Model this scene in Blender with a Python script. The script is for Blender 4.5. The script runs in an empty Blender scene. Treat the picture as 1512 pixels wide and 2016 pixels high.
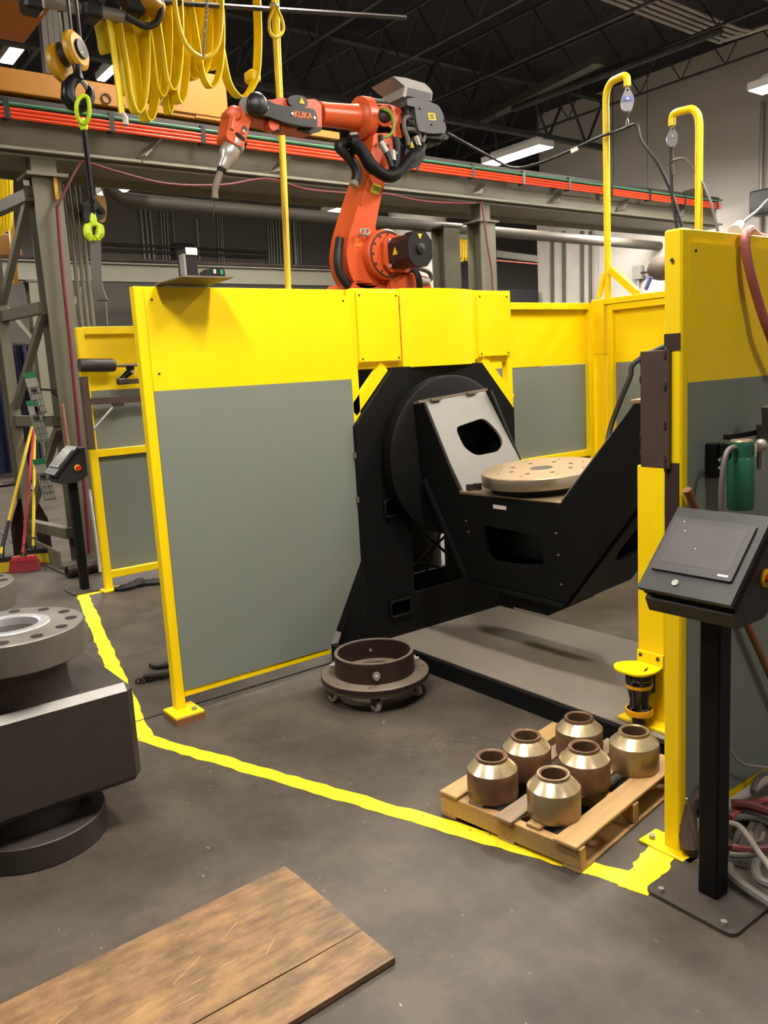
import bpy, bmesh, math, random
from mathutils import Vector as V, Matrix
from mathutils.geometry import tessellate_polygon
random.seed(7)
PI = math.pi
SC = bpy.context.scene
COL = SC.collection

# ------------------------------------------------------------------ camera, world, exposure
EYE = V((0, 0, 1.65)); YAW, PITCH, ROLL, FPX = 0.642659, 0.167492, -0.0569817, 1630.7
fwd = V((math.sin(YAW)*math.cos(PITCH), math.cos(YAW)*math.cos(PITCH), -math.sin(PITCH)))
rt0 = V((math.cos(YAW), -math.sin(YAW), 0)); up0 = rt0.cross(fwd)
RT = rt0*math.cos(ROLL) + up0*math.sin(ROLL); UP = up0*math.cos(ROLL) - rt0*math.sin(ROLL)
cd = bpy.data.cameras.new('camera'); cam = bpy.data.objects.new('camera', cd); COL.objects.link(cam)
cd.sensor_fit = 'VERTICAL'; cd.sensor_height = 24; cd.lens = 24*FPX/2016; cd.clip_end = 120; cd.clip_start = .05
cam.matrix_world = Matrix(((RT.x, UP.x, -fwd.x, EYE.x), (RT.y, UP.y, -fwd.y, EYE.y), (RT.z, UP.z, -fwd.z, EYE.z), (0, 0, 0, 1)))
SC.camera = cam
vs = SC.view_settings; vs.view_transform = 'Standard'; vs.look = 'None'; vs.gamma = 1; vs.use_curve_mapping = False
vs.exposure = 1.0
wd = bpy.data.worlds.new('world'); SC.world = wd; wd.use_nodes = True
wd.node_tree.nodes['Background'].inputs[0].default_value = (.95, .92, .86, 1)
wd.node_tree.nodes['Background'].inputs[1].default_value = .05
LAMP = 96.0       # emission strength of the strip lamp diffusers

def at(x, y, **k):
    """point of the picture measured on one plane of the hall (X=, Y= or Z=)"""
    d = fwd + RT*((x-756)/FPX) - UP*((y-1008)/FPX)
    (a, v), = k.items(); i = 'XYZ'.index(a)
    return EYE + d*((v-EYE[i])/d[i])

# ------------------------------------------------------------------ materials
def lin(h):
    h = h.lstrip('#'); r = []
    for i in (0, 2, 4):
        c = int(h[i:i+2], 16)/255
        r.append(c/12.92 if c <= .04045 else ((c+.055)/1.055)**2.4)
    return (*r, 1)
MATS = {}
def mat(name, col, rough=.5, metal=0, col2=None, scale=6, amt=.5, bump=0, stretch=None, emit=0, spec=None, detail=5, coat=0):
    m = bpy.data.materials.new(name); m.use_nodes = True; nt = m.node_tree; N = nt.nodes; L = nt.links
    b = N['Principled BSDF']; b.inputs['Roughness'].default_value = rough; b.inputs['Metallic'].default_value = metal
    if spec is not None: b.inputs['Specular IOR Level'].default_value = spec
    if coat: b.inputs['Coat Weight'].default_value = coat
    c = lin(col); b.inputs['Base Color'].default_value = c
    if col2 or bump:
        tc = N.new('ShaderNodeTexCoord'); mp = N.new('ShaderNodeMapping'); L.new(tc.outputs['Object'], mp.inputs[0])
        if stretch: mp.inputs['Scale'].default_value = stretch
        nz = N.new('ShaderNodeTexNoise'); nz.inputs['Scale'].default_value = scale; nz.inputs['Detail'].default_value = detail
        nz.inputs['Roughness'].default_value = .65
        L.new(mp.outputs[0], nz.inputs['Vector'])
        if col2:
            rp = N.new('ShaderNodeValToRGB'); rp.color_ramp.elements[0].position = .5-amt/2; rp.color_ramp.elements[1].position = .5+amt/2
            rp.color_ramp.elements[0].color = c; rp.color_ramp.elements[1].color = lin(col2)
            L.new(nz.outputs['Fac'], rp.inputs[0]); L.new(rp.outputs[0], b.inputs['Base Color'])
        if bump:
            bp = N.new('ShaderNodeBump'); bp.inputs['Strength'].default_value = bump; bp.inputs['Distance'].default_value = .01
            L.new(nz.outputs['Fac'], bp.inputs['Height']); L.new(bp.outputs[0], b.inputs['Normal'])
    if emit:
        b.inputs['Emission Color'].default_value = c; b.inputs['Emission Strength'].default_value = emit
    MATS[name] = m; return m
M = MATS
mat('yellow_paint', '#f4d400', .38, col2='#f0cc00', scale=3)
mat('grey_panel', '#71776f', .5, col2='#747a72', scale=2)
mat('black_paint', '#0a0a0b', .55, col2='#0f0f0f', scale=5, spec=.2)
mat('black_plastic', '#19191a', .4)
mat('black_rubber', '#141414', .55)
mat('olive_steel', '#6b6856', .6, col2='#605c4c', scale=3)
mat('runway_steel', '#7b7867', .55, col2='#6d6a5b', scale=2)
mat('crane_orange', '#ad761b', .45, col2='#9f6914', scale=2)
mat('robot_orange', '#d05a2e', .35, col2='#ca5226', scale=4)
mat('light_grey_plate', '#75726c', .5, col2='#7d7a74', scale=3, spec=.4)
mat('machined_steel', '#b3a592', .34, .85, col2='#9c8e7c', scale=9, stretch=(1, 1, 6))
mat('table_steel', '#9c866b', .42, .55, col2='#8f7a60', scale=7)
mat('bright_steel', '#c9c6c0', .28, .6, col2='#b6b3ad', scale=14)
mat('can_steel', '#a8926f', .34, .6, col2='#86704f', scale=7, stretch=(1, 1, .35))
mat('can_rust', '#80624a', .45, .45, col2='#5f4732', scale=11)
mat('cone_steel', '#d2bf9d', .27, .75, col2='#bda884', scale=18, stretch=(1, 1, .3))
mat('cast_steel', '#6f6a63', .45, .3, col2='#5f5b54', scale=6)
mat('dark_steel', '#3d3734', .5, .25, col2='#35302d', scale=4)
mat('chamfer_steel', '#8b8885', .4, .15, col2='#7b7875', scale=16)
mat('brown_steel', '#3a2622', .5, .3, col2='#2c1d1a', scale=7)
mat('dusty_steel', '#7b6f60', .6, .25, col2='#6a5f52', scale=8)
mat('rust_plate', '#54423a', .65, .3, col2='#43342e', scale=7, bump=.3)
mat('weld_bead', '#3b2f29', .6, .4)
mat('concrete_pale', '#b9b4aa', .8, col2='#a19c93', scale=1.7, amt=.5, bump=.1)
mat('wall_paint', '#bab5ad', .85, col2='#aca7a0', scale=.6, bump=.05)
mat('wall_block', '#77736c', .85, col2='#6d6963', scale=1.2, bump=.1)
mat('ceiling_black', '#17171a', .8, col2='#1f1f22', scale=1)
mat('truss_black', '#363535', .6)
mat('galvanised', '#9f9d97', .4, .3, col2='#8b8983', scale=9)
mat('tin_duct', '#504b42', .6, .1, col2='#454138', scale=4)
mat('pale_wood', '#b3925f', .65, col2='#97764a', scale=4, stretch=(1.2, 14, 14), amt=.6)
mat('grey_wood', '#97816a', .7, col2='#7c6955', scale=4, stretch=(1.2, 14, 14), amt=.6)
mat('handle_wood', '#8d5f37', .55, col2='#74482a', scale=7, stretch=(6, 6, 1))
mat('orange_rail', '#e8451e', .45); mat('green_rail', '#3f7a5c', .5)
mat('cable_yellow', '#f8dc12', .45, col2='#f3d40c', scale=3)
mat('hook_yellow', '#c99a14', .4, col2='#b3840f', scale=8)
mat('sling_green', '#c8e820', .4)
mat('chain_black', '#1c1b20', .35, .5)
mat('hose_red', '#622829', .5); mat('hose_pink', '#8f4b46', .5)
mat('hose_grey', '#5f5b55', .5); mat('hose_clear', '#8b857b', .4)
mat('pipe_red', '#702634', .5)
mat('filter_green', '#1f5a40', .35, col2='#245f46', scale=4)
mat('white_label', '#d9d3cb', .6); mat('yellow_label', '#d8cf20', .5); mat('warn_yellow', '#e9c51a', .5)
mat('red_button', '#d0281e', .35); mat('orange_button', '#e65a24', .35)
mat('screen_glass', '#4d4b4c', .25, col2='#585657', scale=3, spec=.6)
mat('bezel_grey', '#302e2e', .45); mat('console_black', '#171616', .5, col2='#201f1f', scale=8)
mat('dusty_plate', '#4d463f', .6, .2, col2='#3a3531', scale=6, amt=.7)
mat('dusty_floor_plate', '#7e756a', .6, col2='#6f665c', scale=1.6)
mat('feeder_grey', '#4d4a4d', .5); mat('cap_grey', '#9b9693', .5)
mat('dark_mark', '#2b2a26', .5); mat('brand_orange', '#f0702c', .5)
mat('scanner_yellow', '#e2a316', .4)
mat('broom_red', '#a8252e', .6); mat('broom_yellow', '#e3c21c', .6); mat('bristle_yellow', '#d8bb1d', .8, col2='#b2951a', scale=30, stretch=(8, 8, 1), bump=.6)
mat('bristle_red', '#a03238', .8, col2='#7d2a2e', scale=30, stretch=(8, 8, 1), bump=.6)
mat('curtain_blue', '#1c1e3a', .5, col2='#14152b', scale=4)
mat('chart_paper', '#b7b9ae', .6, col2='#a5a99e', scale=10); mat('chart_green', '#1f8a55', .6)
mat('balancer_silver', '#77777c', .45, .3); mat('balancer_blue', '#5966a6', .5)
mat('lens_black', '#0a0a10', .08, spec=.8)
mat('cabinet_dark', '#2e2c32', .6); mat('machine_olive', '#7c8168', .5)
mat('mirror_steel', '#cfcfd2', .22, .55)
mat('earth_cable', '#6c9a2a', .45)
mat('lamp_light', '#fff6ea', .5, emit=LAMP)
mat('lamp_body', '#b5b3ae', .5)
mat('gap_black', '#050505', .9)
mat('blue_rag', '#2a4c80', .8)

def floor_mat():
    m = bpy.data.materials.new('floor_concrete'); m.use_nodes = True; nt = m.node_tree; N = nt.nodes; L = nt.links; b = N['Principled BSDF']
    tc = N.new('ShaderNodeTexCoord')
    def noise(s, d=6, st=None):
        n = N.new('ShaderNodeTexNoise'); n.inputs['Scale'].default_value = s; n.inputs['Detail'].default_value = d; n.inputs['Roughness'].default_value = .68
        if st:
            mp = N.new('ShaderNodeMapping'); mp.inputs['Scale'].default_value = st; L.new(tc.outputs['Object'], mp.inputs[0]); L.new(mp.outputs[0], n.inputs['Vector'])
        else: L.new(tc.outputs['Object'], n.inputs['Vector'])
        return n
    def ramp(src, a, ca, z, cz):
        r = N.new('ShaderNodeValToRGB'); e = r.color_ramp.elements; e[0].position = a; e[0].color = ca; e[1].position = z; e[1].color = cz
        L.new(src.outputs['Fac'], r.inputs[0]); return r
    r1 = ramp(noise(.9), .3, lin('#463f38'), .7, lin('#554d45'))
    r2 = ramp(noise(3.6, 9), .34, (.66, .65, .64, 1), .64, (1.12, 1.11, 1.08, 1))
    mx = N.new('ShaderNodeMix'); mx.data_type = 'RGBA'; mx.blend_type = 'MULTIPLY'; mx.inputs[0].default_value = 1
    L.new(r1.outputs[0], mx.inputs[6]); L.new(r2.outputs[0], mx.inputs[7])
    # pale scuffs and chips
    r3 = ramp(noise(38, 3, (1, .45, 1)), .715, (0, 0, 0, 1), .75, (1, 1, 1, 1))
    mx2 = N.new('ShaderNodeMix'); mx2.data_type = 'RGBA'; L.new(r3.outputs[0], mx2.inputs[0]); L.new(mx.outputs[2], mx2.inputs[6]); mx2.inputs[7].default_value = lin('#b0a697')
    L.new(mx2.outputs[2], b.inputs['Base Color'])
    r4 = ramp(noise(2.2, 5), .3, (.42, .42, .42, 1), .7, (.62, .62, .62, 1)); L.new(r4.outputs[0], b.inputs['Roughness'])
    b.inputs['Specular IOR Level'].default_value = .35
    bp = N.new('ShaderNodeBump'); bp.inputs['Strength'].default_value = .12; bp.inputs['Distance'].default_value = .01
    L.new(noise(14, 8).outputs['Fac'], bp.inputs['Height']); L.new(bp.outputs[0], b.inputs['Normal'])
    M['floor'] = m
floor_mat()
def line_mat():
    m = bpy.data.materials.new('floor_line_paint'); m.use_nodes = True; nt = m.node_tree; N = nt.nodes; L = nt.links; b = N['Principled BSDF']
    tc = N.new('ShaderNodeTexCoord'); n = N.new('ShaderNodeTexNoise'); n.inputs['Scale'].default_value = 30; n.inputs['Detail'].default_value = 8
    L.new(tc.outputs['Object'], n.inputs['Vector']); r = N.new('ShaderNodeValToRGB'); e = r.color_ramp.elements
    e[0].position = .29; e[0].color = lin('#8f7c30'); e[1].position = .36; e[1].color = lin('#f6df14')
    L.new(n.outputs['Fac'], r.inputs[0]); L.new(r.outputs[0], b.inputs['Base Color']); b.inputs['Roughness'].default_value = .6; M['line'] = m
line_mat()
def ply_mat():
    m = bpy.data.materials.new('worn_plywood'); m.use_nodes = True; nt = m.node_tree; N = nt.nodes; L = nt.links; b = N['Principled BSDF']
    tc = N.new('ShaderNodeTexCoord')
    def nz(s, st, d=7):
        mp = N.new('ShaderNodeMapping'); mp.inputs['Scale'].default_value = st; L.new(tc.outputs['Object'], mp.inputs[0])
        n = N.new('ShaderNodeTexNoise'); n.inputs['Scale'].default_value = s; n.inputs['Detail'].default_value = d; n.inputs['Roughness'].default_value = .7
        L.new(mp.outputs[0], n.inputs['Vector']); return n
    def rp(n, a, ca, z, cz):
        r = N.new('ShaderNodeValToRGB'); e = r.color_ramp.elements; e[0].position = a; e[0].color = ca; e[1].position = z; e[1].color = cz; L.new(n.outputs['Fac'], r.inputs[0]); return r
    r1 = rp(nz(4, (1.4, 6, 1)), .3, lin('#604730'), .7, lin('#997850'))
    r2 = rp(nz(6, (1, 1, 1)), .4, (.66, .66, .69, 1), .62, (1.05, 1.03, 1, 1))
    mx = N.new('ShaderNodeMix'); mx.data_type = 'RGBA'; mx.blend_type = 'MULTIPLY'; mx.inputs[0].default_value = 1
    L.new(r1.outputs[0], mx.inputs[6]); L.new(r2.outputs[0], mx.inputs[7])
    r3 = rp(nz(9, (.35, 5, 1), 3), .70, (0, 0, 0, 1), .73, (.8, .8, .8, 1))
    mx2 = N.new('ShaderNodeMix'); mx2.data_type = 'RGBA'; L.new(r3.outputs[0], mx2.inputs[0]); L.new(mx.outputs[2], mx2.inputs[6]); mx2.inputs[7].default_value = lin('#d2aa72')
    r4 = rp(nz(16, (1, 3, 1), 4), .27, (1, 1, 1, 1), .31, (0, 0, 0, 1))
    mx3 = N.new('ShaderNodeMix'); mx3.data_type = 'RGBA'; L.new(r4.outputs[0], mx3.inputs[0]); L.new(mx2.outputs[2], mx3.inputs[6]); mx3.inputs[7].default_value = lin('#5c4028')
    L.new(mx3.outputs[2], b.inputs['Base Color']); b.inputs['Roughness'].default_value = .55; M['ply'] = m
ply_mat()

# ------------------------------------------------------------------ mesh builder
def frame(d):
    d = V(d).normalized(); a = V((0, 0, 1)) if abs(d.z) < .9 else V((1, 0, 0))
    u = a.cross(d).normalized(); return u, d.cross(u)
class MB:
    def __init__(s): s.b = bmesh.new()
    def face(s, vs):
        try: return s.b.faces.new(vs)
        except ValueError: return None
    def box(s, c, d, rz=0, bev=0, R=None, seg=1):
        c = V(c); R = R or Matrix.Rotation(rz, 3, 'Z')
        vs = [s.b.verts.new(c + R @ V((x*d[0]/2, y*d[1]/2, z*d[2]/2))) for x in (-1, 1) for y in (-1, 1) for z in (-1, 1)]
        fs = [s.b.faces.new([vs[i] for i in q]) for q in ((0, 1, 3, 2), (4, 6, 7, 5), (0, 4, 5, 1), (2, 3, 7, 6), (0, 2, 6, 4), (1, 5, 7, 3))]
        if bev:
            es = {e for f in fs for e in f.edges}
            bmesh.ops.bevel(s.b, geom=list(es), offset=bev, segments=seg, affect='EDGES', profile=.5)
        return s
    def span(s, p, q, w, h, bev=0, side=None):
        """square bar from p to q, w across (horizontal side), h deep"""
        p, q = V(p), V(q); d = q-p; z = d.normalized()
        a = V(side) if side else (V((0, 0, 1)) if abs(z.z) < .9 else V((1, 0, 0)))
        x = a.cross(z).normalized(); y = z.cross(x)
        return s.box((p+q)/2, (w, h, d.length), R=Matrix((x, y, z)).transposed(), bev=bev)
    def cyl(s, p, q, r, r2=None, n=16, cap=True):
        return s.lathe([(r, 0), (r if r2 is None else r2, (V(q)-V(p)).length)], p, V(q)-V(p), n, cap=cap)
    def lathe(s, prof, o, ax=(0, 0, 1), n=24, cap=True, closed=False):
        o = V(o); z = V(ax).normalized(); x, y = frame(z); rings = []
        for r, h in prof:
            rings.append([s.b.verts.new(o + z*h + (x*math.cos(2*PI*i/n) + y*math.sin(2*PI*i/n))*max(r, 1e-4)) for i in range(n)])
        m = len(rings)
        for k in range(m if closed else m-1):
            a, b = rings[k], rings[(k+1) % m]
            for i in range(n): s.face((a[i], a[(i+1) % n], b[(i+1) % n], b[i]))
        if cap and not closed: s.face(rings[0][::-1]); s.face(rings[-1])
        return s
    def tube(s, pts, r, n=8, closed=False, sm=0):
        pts = [V(p) for p in pts]
        if sm: pts = smooth(pts, sm, closed)
        m = len(pts); rs = r if isinstance(r, (list, tuple)) else [r]*m
        if len(rs) != m: rs = [rs[min(len(rs)-1, int(i*len(rs)/m))] for i in range(m)]
        rings = []; u = None
        for i, p in enumerate(pts):
            t = (pts[(i+1) % m]-pts[i-1]) if closed else (pts[min(i+1, m-1)]-pts[max(i-1, 0)])
            t = t.normalized()
            if u is None: u, _ = frame(t)
            u = (u - t*u.dot(t)).normalized(); w = t.cross(u)
            rings.append([s.b.verts.new(p + (u*math.cos(2*PI*k/n)+w*math.sin(2*PI*k/n))*rs[i]) for k in range(n)])
        for i in range(m if closed else m-1):
            a, b = rings[i], rings[(i+1) % m]
            for k in range(n): s.face((a[k], a[(k+1) % n], b[(k+1) % n], b[k]))
        if not closed: s.face(rings[0][::-1]); s.face(rings[-1])
        return s
    def strip(s, pts, wdir, w, t, sm=0):
        pts = [V(p) for p in pts]
        if sm: pts = smooth(pts, sm)
        wd = V(wdir).normalized()*w/2; rings = []; m = len(pts)
        for i, p in enumerate(pts):
            tg = (pts[min(i+1, m-1)]-pts[max(i-1, 0)]).normalized(); nn = tg.cross(wd).normalized()*t/2
            rings.append([s.b.verts.new(p+a) for a in (wd+nn, -wd+nn, -wd-nn, wd-nn)])
        for a, b in zip(rings, rings[1:]):
            for k in range(4): s.face((a[k], a[(k+1) % 4], b[(k+1) % 4], b[k]))
        s.face(rings[0][::-1]); s.face(rings[-1]); return s
    def prism(s, pts, ext, holes=()):
        """flat outline (3-D points) pushed along ext, with holes"""
        ext = V(ext); loops = [[V(p) for p in pts]] + [[V(p) for p in h] for h in holes]
        tris = tessellate_polygon(loops); flat = [p for l in loops for p in l]
        a = [s.b.verts.new(p) for p in flat]; b = [s.b.verts.new(p+ext) for p in flat]
        for t in tris: s.face([a[i] for i in t]); s.face([b[i] for i in reversed(t)])
        k = 0
        for l in loops:
            n = len(l)
            for i in range(n): s.face((a[k+i], a[k+(i+1) % n], b[k+(i+1) % n], b[k+i]))
            k += n
        return s
    def ball(s, c, r, sc=(1, 1, 1), n=12):
        bmesh.ops.create_uvsphere(s.b, u_segments=n, v_segments=max(6, n*2//3), radius=r, matrix=Matrix.Translation(V(c)) @ Matrix.Diagonal((*sc, 1)))
        return s
    def torus(s, c, ax, R, r, n=20, m=8):
        x, y = frame(ax); c = V(c)
        return s.tube([c+(x*math.cos(2*PI*i/n)+y*math.sin(2*PI*i/n))*R for i in range(n)], r, m, closed=True)
    def text(s, txt, o, u, v, size, depth=.002, bold=.02, center=True):
        cu = bpy.data.curves.new('t', 'FONT'); cu.body = txt; cu.size = 1; cu.offset = bold; cu.extrude = 0
        if center: cu.align_x = 'CENTER'; cu.align_y = 'CENTER'
        ob = bpy.data.objects.new('t', cu); me = bpy.data.meshes.new_from_object(ob)
        u = V(u).normalized(); v = V(v).normalized(); w = u.cross(v)
        T = Matrix((u*size, v*size, w)).transposed().to_4x4(); T.translation = V(o)
        me.transform(T); s.b.from_mesh(me); bpy.data.meshes.remove(me); bpy.data.objects.remove(ob); return s
def smooth(p, k=6, closed=False):
    out = []; n = len(p); R = range(n if closed else n-1)
    for i in R:
        if closed: a, b, c, d = p[i-1], p[i], p[(i+1) % n], p[(i+2) % n]
        else: a, b, c, d = p[max(i-1, 0)], p[i], p[i+1], p[min(i+2, n-1)]
        for j in range(k):
            t = j/k; out.append(.5*((2*b)+(c-a)*t+(2*a-5*b+4*c-d)*t*t+(3*b-a-3*c+d)*t**3))
    if not closed: out.append(p[-1])
    return out
WM = {}
def thing(name, label, cat, loc=(0, 0, 0), group=None):
    o = bpy.data.objects.new(name, None); COL.objects.link(o); o.location = loc; o.empty_display_size = .1
    o['label'] = label; o['category'] = cat
    if group: o['group'] = group
    WM[o] = V(loc); return o
def obj(name, mb, m, parent=None, label=None, angle=35, kind=None):
    b = mb.b; bmesh.ops.remove_doubles(b, verts=b.verts, dist=1e-6); bmesh.ops.recalc_face_normals(b, faces=b.faces)
    off = WM[parent] if parent else None
    if off is None:
        lo = V((1e9,)*3); hi = -lo
        for v in b.verts:
            for i in range(3): lo[i] = min(lo[i], v.co[i]); hi[i] = max(hi[i], v.co[i])
        off = V(((lo.x+hi.x)/2, (lo.y+hi.y)/2, lo.z))
    bmesh.ops.translate(b, verts=b.verts, vec=-off)
    for f in b.faces: f.smooth = True
    ca = math.radians(angle)
    for e in b.edges:
        e.smooth = len(e.link_faces) == 2 and e.calc_face_angle(9) < ca
    me = bpy.data.meshes.new(name); b.to_mesh(me); b.free()
    o = bpy.data.objects.new(name, me); COL.objects.link(o); me.materials.append(M[m] if isinstance(m, str) else m)
    if parent: o.parent = parent
    else: o.location = off
    WM[o] = off
    if label: o['label'] = label
    if kind: o['kind'] = kind
    return o
def single(name, mb, m, label, cat, group=None, kind=None):
    o = obj(name, mb, m); o['label'] = label; o['category'] = cat
    if group: o['group'] = group
    if kind: o['kind'] = kind
    return o
def struct(name, mb, m, parent=None):
    o = obj(name, mb, m, parent)
    if not parent: o['kind'] = 'structure'
    return o
def dup(root, loc, rotz=0, label=None):
    r = root.copy(); COL.objects.link(r); r.location = loc; r.rotation_euler = (0, 0, rotz)
    if label: r['label'] = label
    for ch in list(root.children):
        c = ch.copy(); COL.objects.link(c); c.parent = r
        for g in list(ch.children):
            d = g.copy(); COL.objects.link(d); d.parent = c
    return r
def circ(c, r, n, ax=(0, 0, 1), ph=0):
    x, y = frame(ax); c = V(c); return [c+(x*math.cos(2*PI*i/n+ph)+y*math.sin(2*PI*i/n+ph))*r for i in range(n)]
def rounded(pts, r, k=4):
    """round the corners of a flat outline"""
    out = []; n = len(pts); pts = [V(p) for p in pts]
    for i in range(n):
        a, b, c = pts[i-1], pts[i], pts[(i+1) % n]; u = (a-b); w = (c-b); q = min(r, u.length*.45, w.length*.45)
        p0 = b+u.normalized()*q; p1 = b+w.normalized()*q
        for j in range(k+1):
            t = j/k; out.append(p0*(1-t)**2+b*2*t*(1-t)+p1*t*t)
    return out
def bolt(p, ax, r=.008, h=.008): return MB().cyl(p, V(p)+V(ax).normalized()*h, r, n=6)

# ------------------------------------------------------------------ lamps (they light the hall)
def lamp(c, label, L=1.3, w=.36, cord=True, top=6.9):
    c = V(c); t = thing('strip_lamp', label, 'lamp', c, 'strip lamps under the roof')
    b = MB(); b.box(c+V((0, 0, .03)), (w, L, .10), bev=.012); b.box(c+V((0, 0, .11)), (w*.45, L*.8, .07), bev=.01); obj('lamp_housing', b, 'lamp_body', t)
    obj('diffuser', MB().box(c+V((0, 0, -.016)), (w-.03, L-.04, .022), bev=.006), 'lamp_light', t)
    if cord:
        for s in (-1, 1): obj('hanger_wire', MB().cyl(c+V((0, s*L*.35, .14)), (c.x, c.y+s*L*.35, top), .006, n=6), 'truss_black', t)
    return t
lamp(at(1017, 304, Z=5.0), 'bright white strip lamp hanging above the long beam at the centre right')
lamp(at(1508, 160, Z=5.0)+V((.25, -.35, 0)), 'bright strip lamp cut off at the right frame edge')
lamp(at(22, 107, Z=6.0), 'strip lamp seen past the orange girder, left of the hook block', L=.6, w=.2)
lamp(at(214, 141, Z=6.0), 'strip lamp half hidden behind the first yellow cable loops', L=.7, w=.15)
lamp(at(238, 366, Z=4.6), 'small far strip lamp beside the pipe elbow', L=1.2)
lamp(at(684, 407, Z=4.6), 'small far strip lamp just left of the orange robot arm', L=1.2)
LB = 'unseen strip lamp placed overhead outside the picture to light the hall'  # unseen lamps: some follow the hall's lighting, others added to lift walls and screens
for p, w in (((.5, 1.75, 4.6), .27), ((2.6, 1.75, 4.6), .27), ((5.6, 2.2, 5.0), .3), ((9.0, 2.6, 5.0), .4), ((12.2, 3.0, 4.8), .4), ((2.6, -2.6, 5.0), .2), ((-2.0, 5.6, 5.2), .36),
             ((4.4, 6.2, 5.9), .4), ((7.0, 6.0, 5.9), .4), ((.4, 12.6, 5.2), .45), ((18, 12.5, 5.0), .5), ((18, 8, 5.0), .5), ((1.2, 17.0, 5.0), .5)):
    lamp(p, LB, w=w)
lamp((12.75, 9.35, 4.28), 'added unseen strip lamp behind the long runway beam, brightening the right wall', L=1.0, w=.4)  # helper lamp added out of sight to brighten the pale right wall
lamp((9.75, 12.3, 5.14), 'added unseen strip lamp behind the long runway beam, brightening the round pillar', L=1.0, w=.4)  # added behind the beam only to light the dim concrete pillar

# ------------------------------------------------------------------ the hall
WX0, WX1, WY0, WY1, CZ = -5.0, 14.4, -4.0, 19.0, 6.9
floor = struct('floor', MB().box(((WX0+22)/2, (WY0+WY1)/2, -.1), (22-WX0, WY1-WY0, .2)), 'floor')
NF = [0]
def flat(poly, m, name, label=None):
    NF[0] += 1; o = obj(name, MB().prism([V((x, y, .0002)) for x, y in poly], (0, 0, .0012+.0003*NF[0])), m, floor, label); return o
def jag(p, q, w, n=46, amp=.007):
    p = V((*p, 0)); q = V((*q, 0)); d = (q-p); s = V((-d.y, d.x, 0)).normalized()*w/2; L = []; R_ = []
    for i in range(n+1):
        c = p+d*i/n; L.append((c+s*(1+random.uniform(-amp, amp)/w*2))[:2]); R_.append((c-s*(1+random.uniform(-amp, amp)/w*2))[:2])
    return L+R_[::-1]
flat(jag((1.262, 3.70), (2.03, 1.50), .075), 'line', 'painted_line', 'worn yellow line across the mouth of the cell')
flat(jag((1.93, 6.70), (1.262, 3.70), .09), 'line', 'painted_line', 'worn yellow line running back beside the flanged block')
flat(jag((1.90, 6.715), (2.15, 6.74), .075, 12), 'line', 'painted_line')
flat(jag((1.985, 1.46), (2.26, 1.535), .10, 14), 'line', 'painted_line')
flat(jag((-3, 3.93), (2.5, 3.90), .010, 30, .003), 'gap_black', 'floor_joint')
flat(jag((2.0, 8.0), (2.3, 12.4), .012, 30, .003), 'gap_black', 'floor_joint')
flat([(.2, 9.2), (1.9, 9.0), (1.9, 9.02), (.2, 9.22)], 'gap_black', 'floor_joint')
struct('ceiling', MB().box(((WX0+22)/2, (WY0+WY1)/2, CZ+.1), (22-WX0, WY1-WY0, .2)), 'ceiling_black')
struct('wall_back', MB().box((8.5, WY1+.1, CZ/2), (27, .2, CZ)), 'wall_block')
struct('wall_left', MB().box((WX0-.1, 7.5, CZ/2), (.2, 23, CZ)), 'wall_block')
struct('wall_front', MB().box((8.5, WY0-.1, CZ/2), (27, .2, CZ)), 'wall_block')
# right wall ends at a wide opening into the next bay
struct('wall_right', MB().box((WX1+.15, (WY0+12.9)/2, CZ/2), (.3, 12.9-WY0, CZ)), 'wall_paint')
struct('wall_far', MB().box((22.1, 7.5, CZ/2), (.2, 23, CZ)), 'wall_block')
for i, (y0, y1) in enumerate(((11.45, 12.9),)):
    struct('trim_1', MB().box((WX1-.06, (y0+y1)/2, 2.35), (.16, y1-y0, 4.7), bev=.01), 'concrete_pale')
# ceiling joists (along Y) and girder trusses (along X)
def joist(p, q, depth, n, label, group, r=.02):
    p, q = V(p), V(q); t = thing('roof_truss', label, 'truss', (p+q)/2, group); D = V((0, 0, depth))
    obj('top_chord', MB().span(p, q, r*2.6, r*1.6), 'truss_black', t)
    obj('bottom_chord', MB().span(p-D, q-D, r*2.6, r*1.6), 'truss_black', t)
    web = MB()
    for i in range(n):
        a = p+(q-p)*i/n; b = p+(q-p)*(i+.5)/n-D; c = p+(q-p)*(i+1)/n
        web.cyl(a, b, r*.55, n=5, cap=False); web.cyl(b, c, r*.55, n=5, cap=False)
    obj('web_bars', web, 'truss_black', t, kind='stuff')
ORD = 'first second third fourth fifth sixth seventh eighth ninth tenth eleventh twelfth thirteenth fourteenth fifteenth sixteenth seventeenth eighteenth nineteenth twentieth twenty-first'.split()
for i in range(11):
    x = 2.2+i*1.55
    joist((x, 1.0, 6.75), (x, 18.5, 6.75), .62, 22, ORD[i]+' from the left of the slim black joists under the dark roof', 'roof joists running front to back')
joist((-1, 11.1, 6.7), (14.3, 11.1, 6.7), .9, 14, 'heavier black truss crossing under the joists behind the orange robot', None, .05)
joist((-1, 5.6, 6.7), (14.3, 5.6, 6.7), .9, 14, 'heavier black truss crossing nearest the camera at the top right', None, .05)
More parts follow.
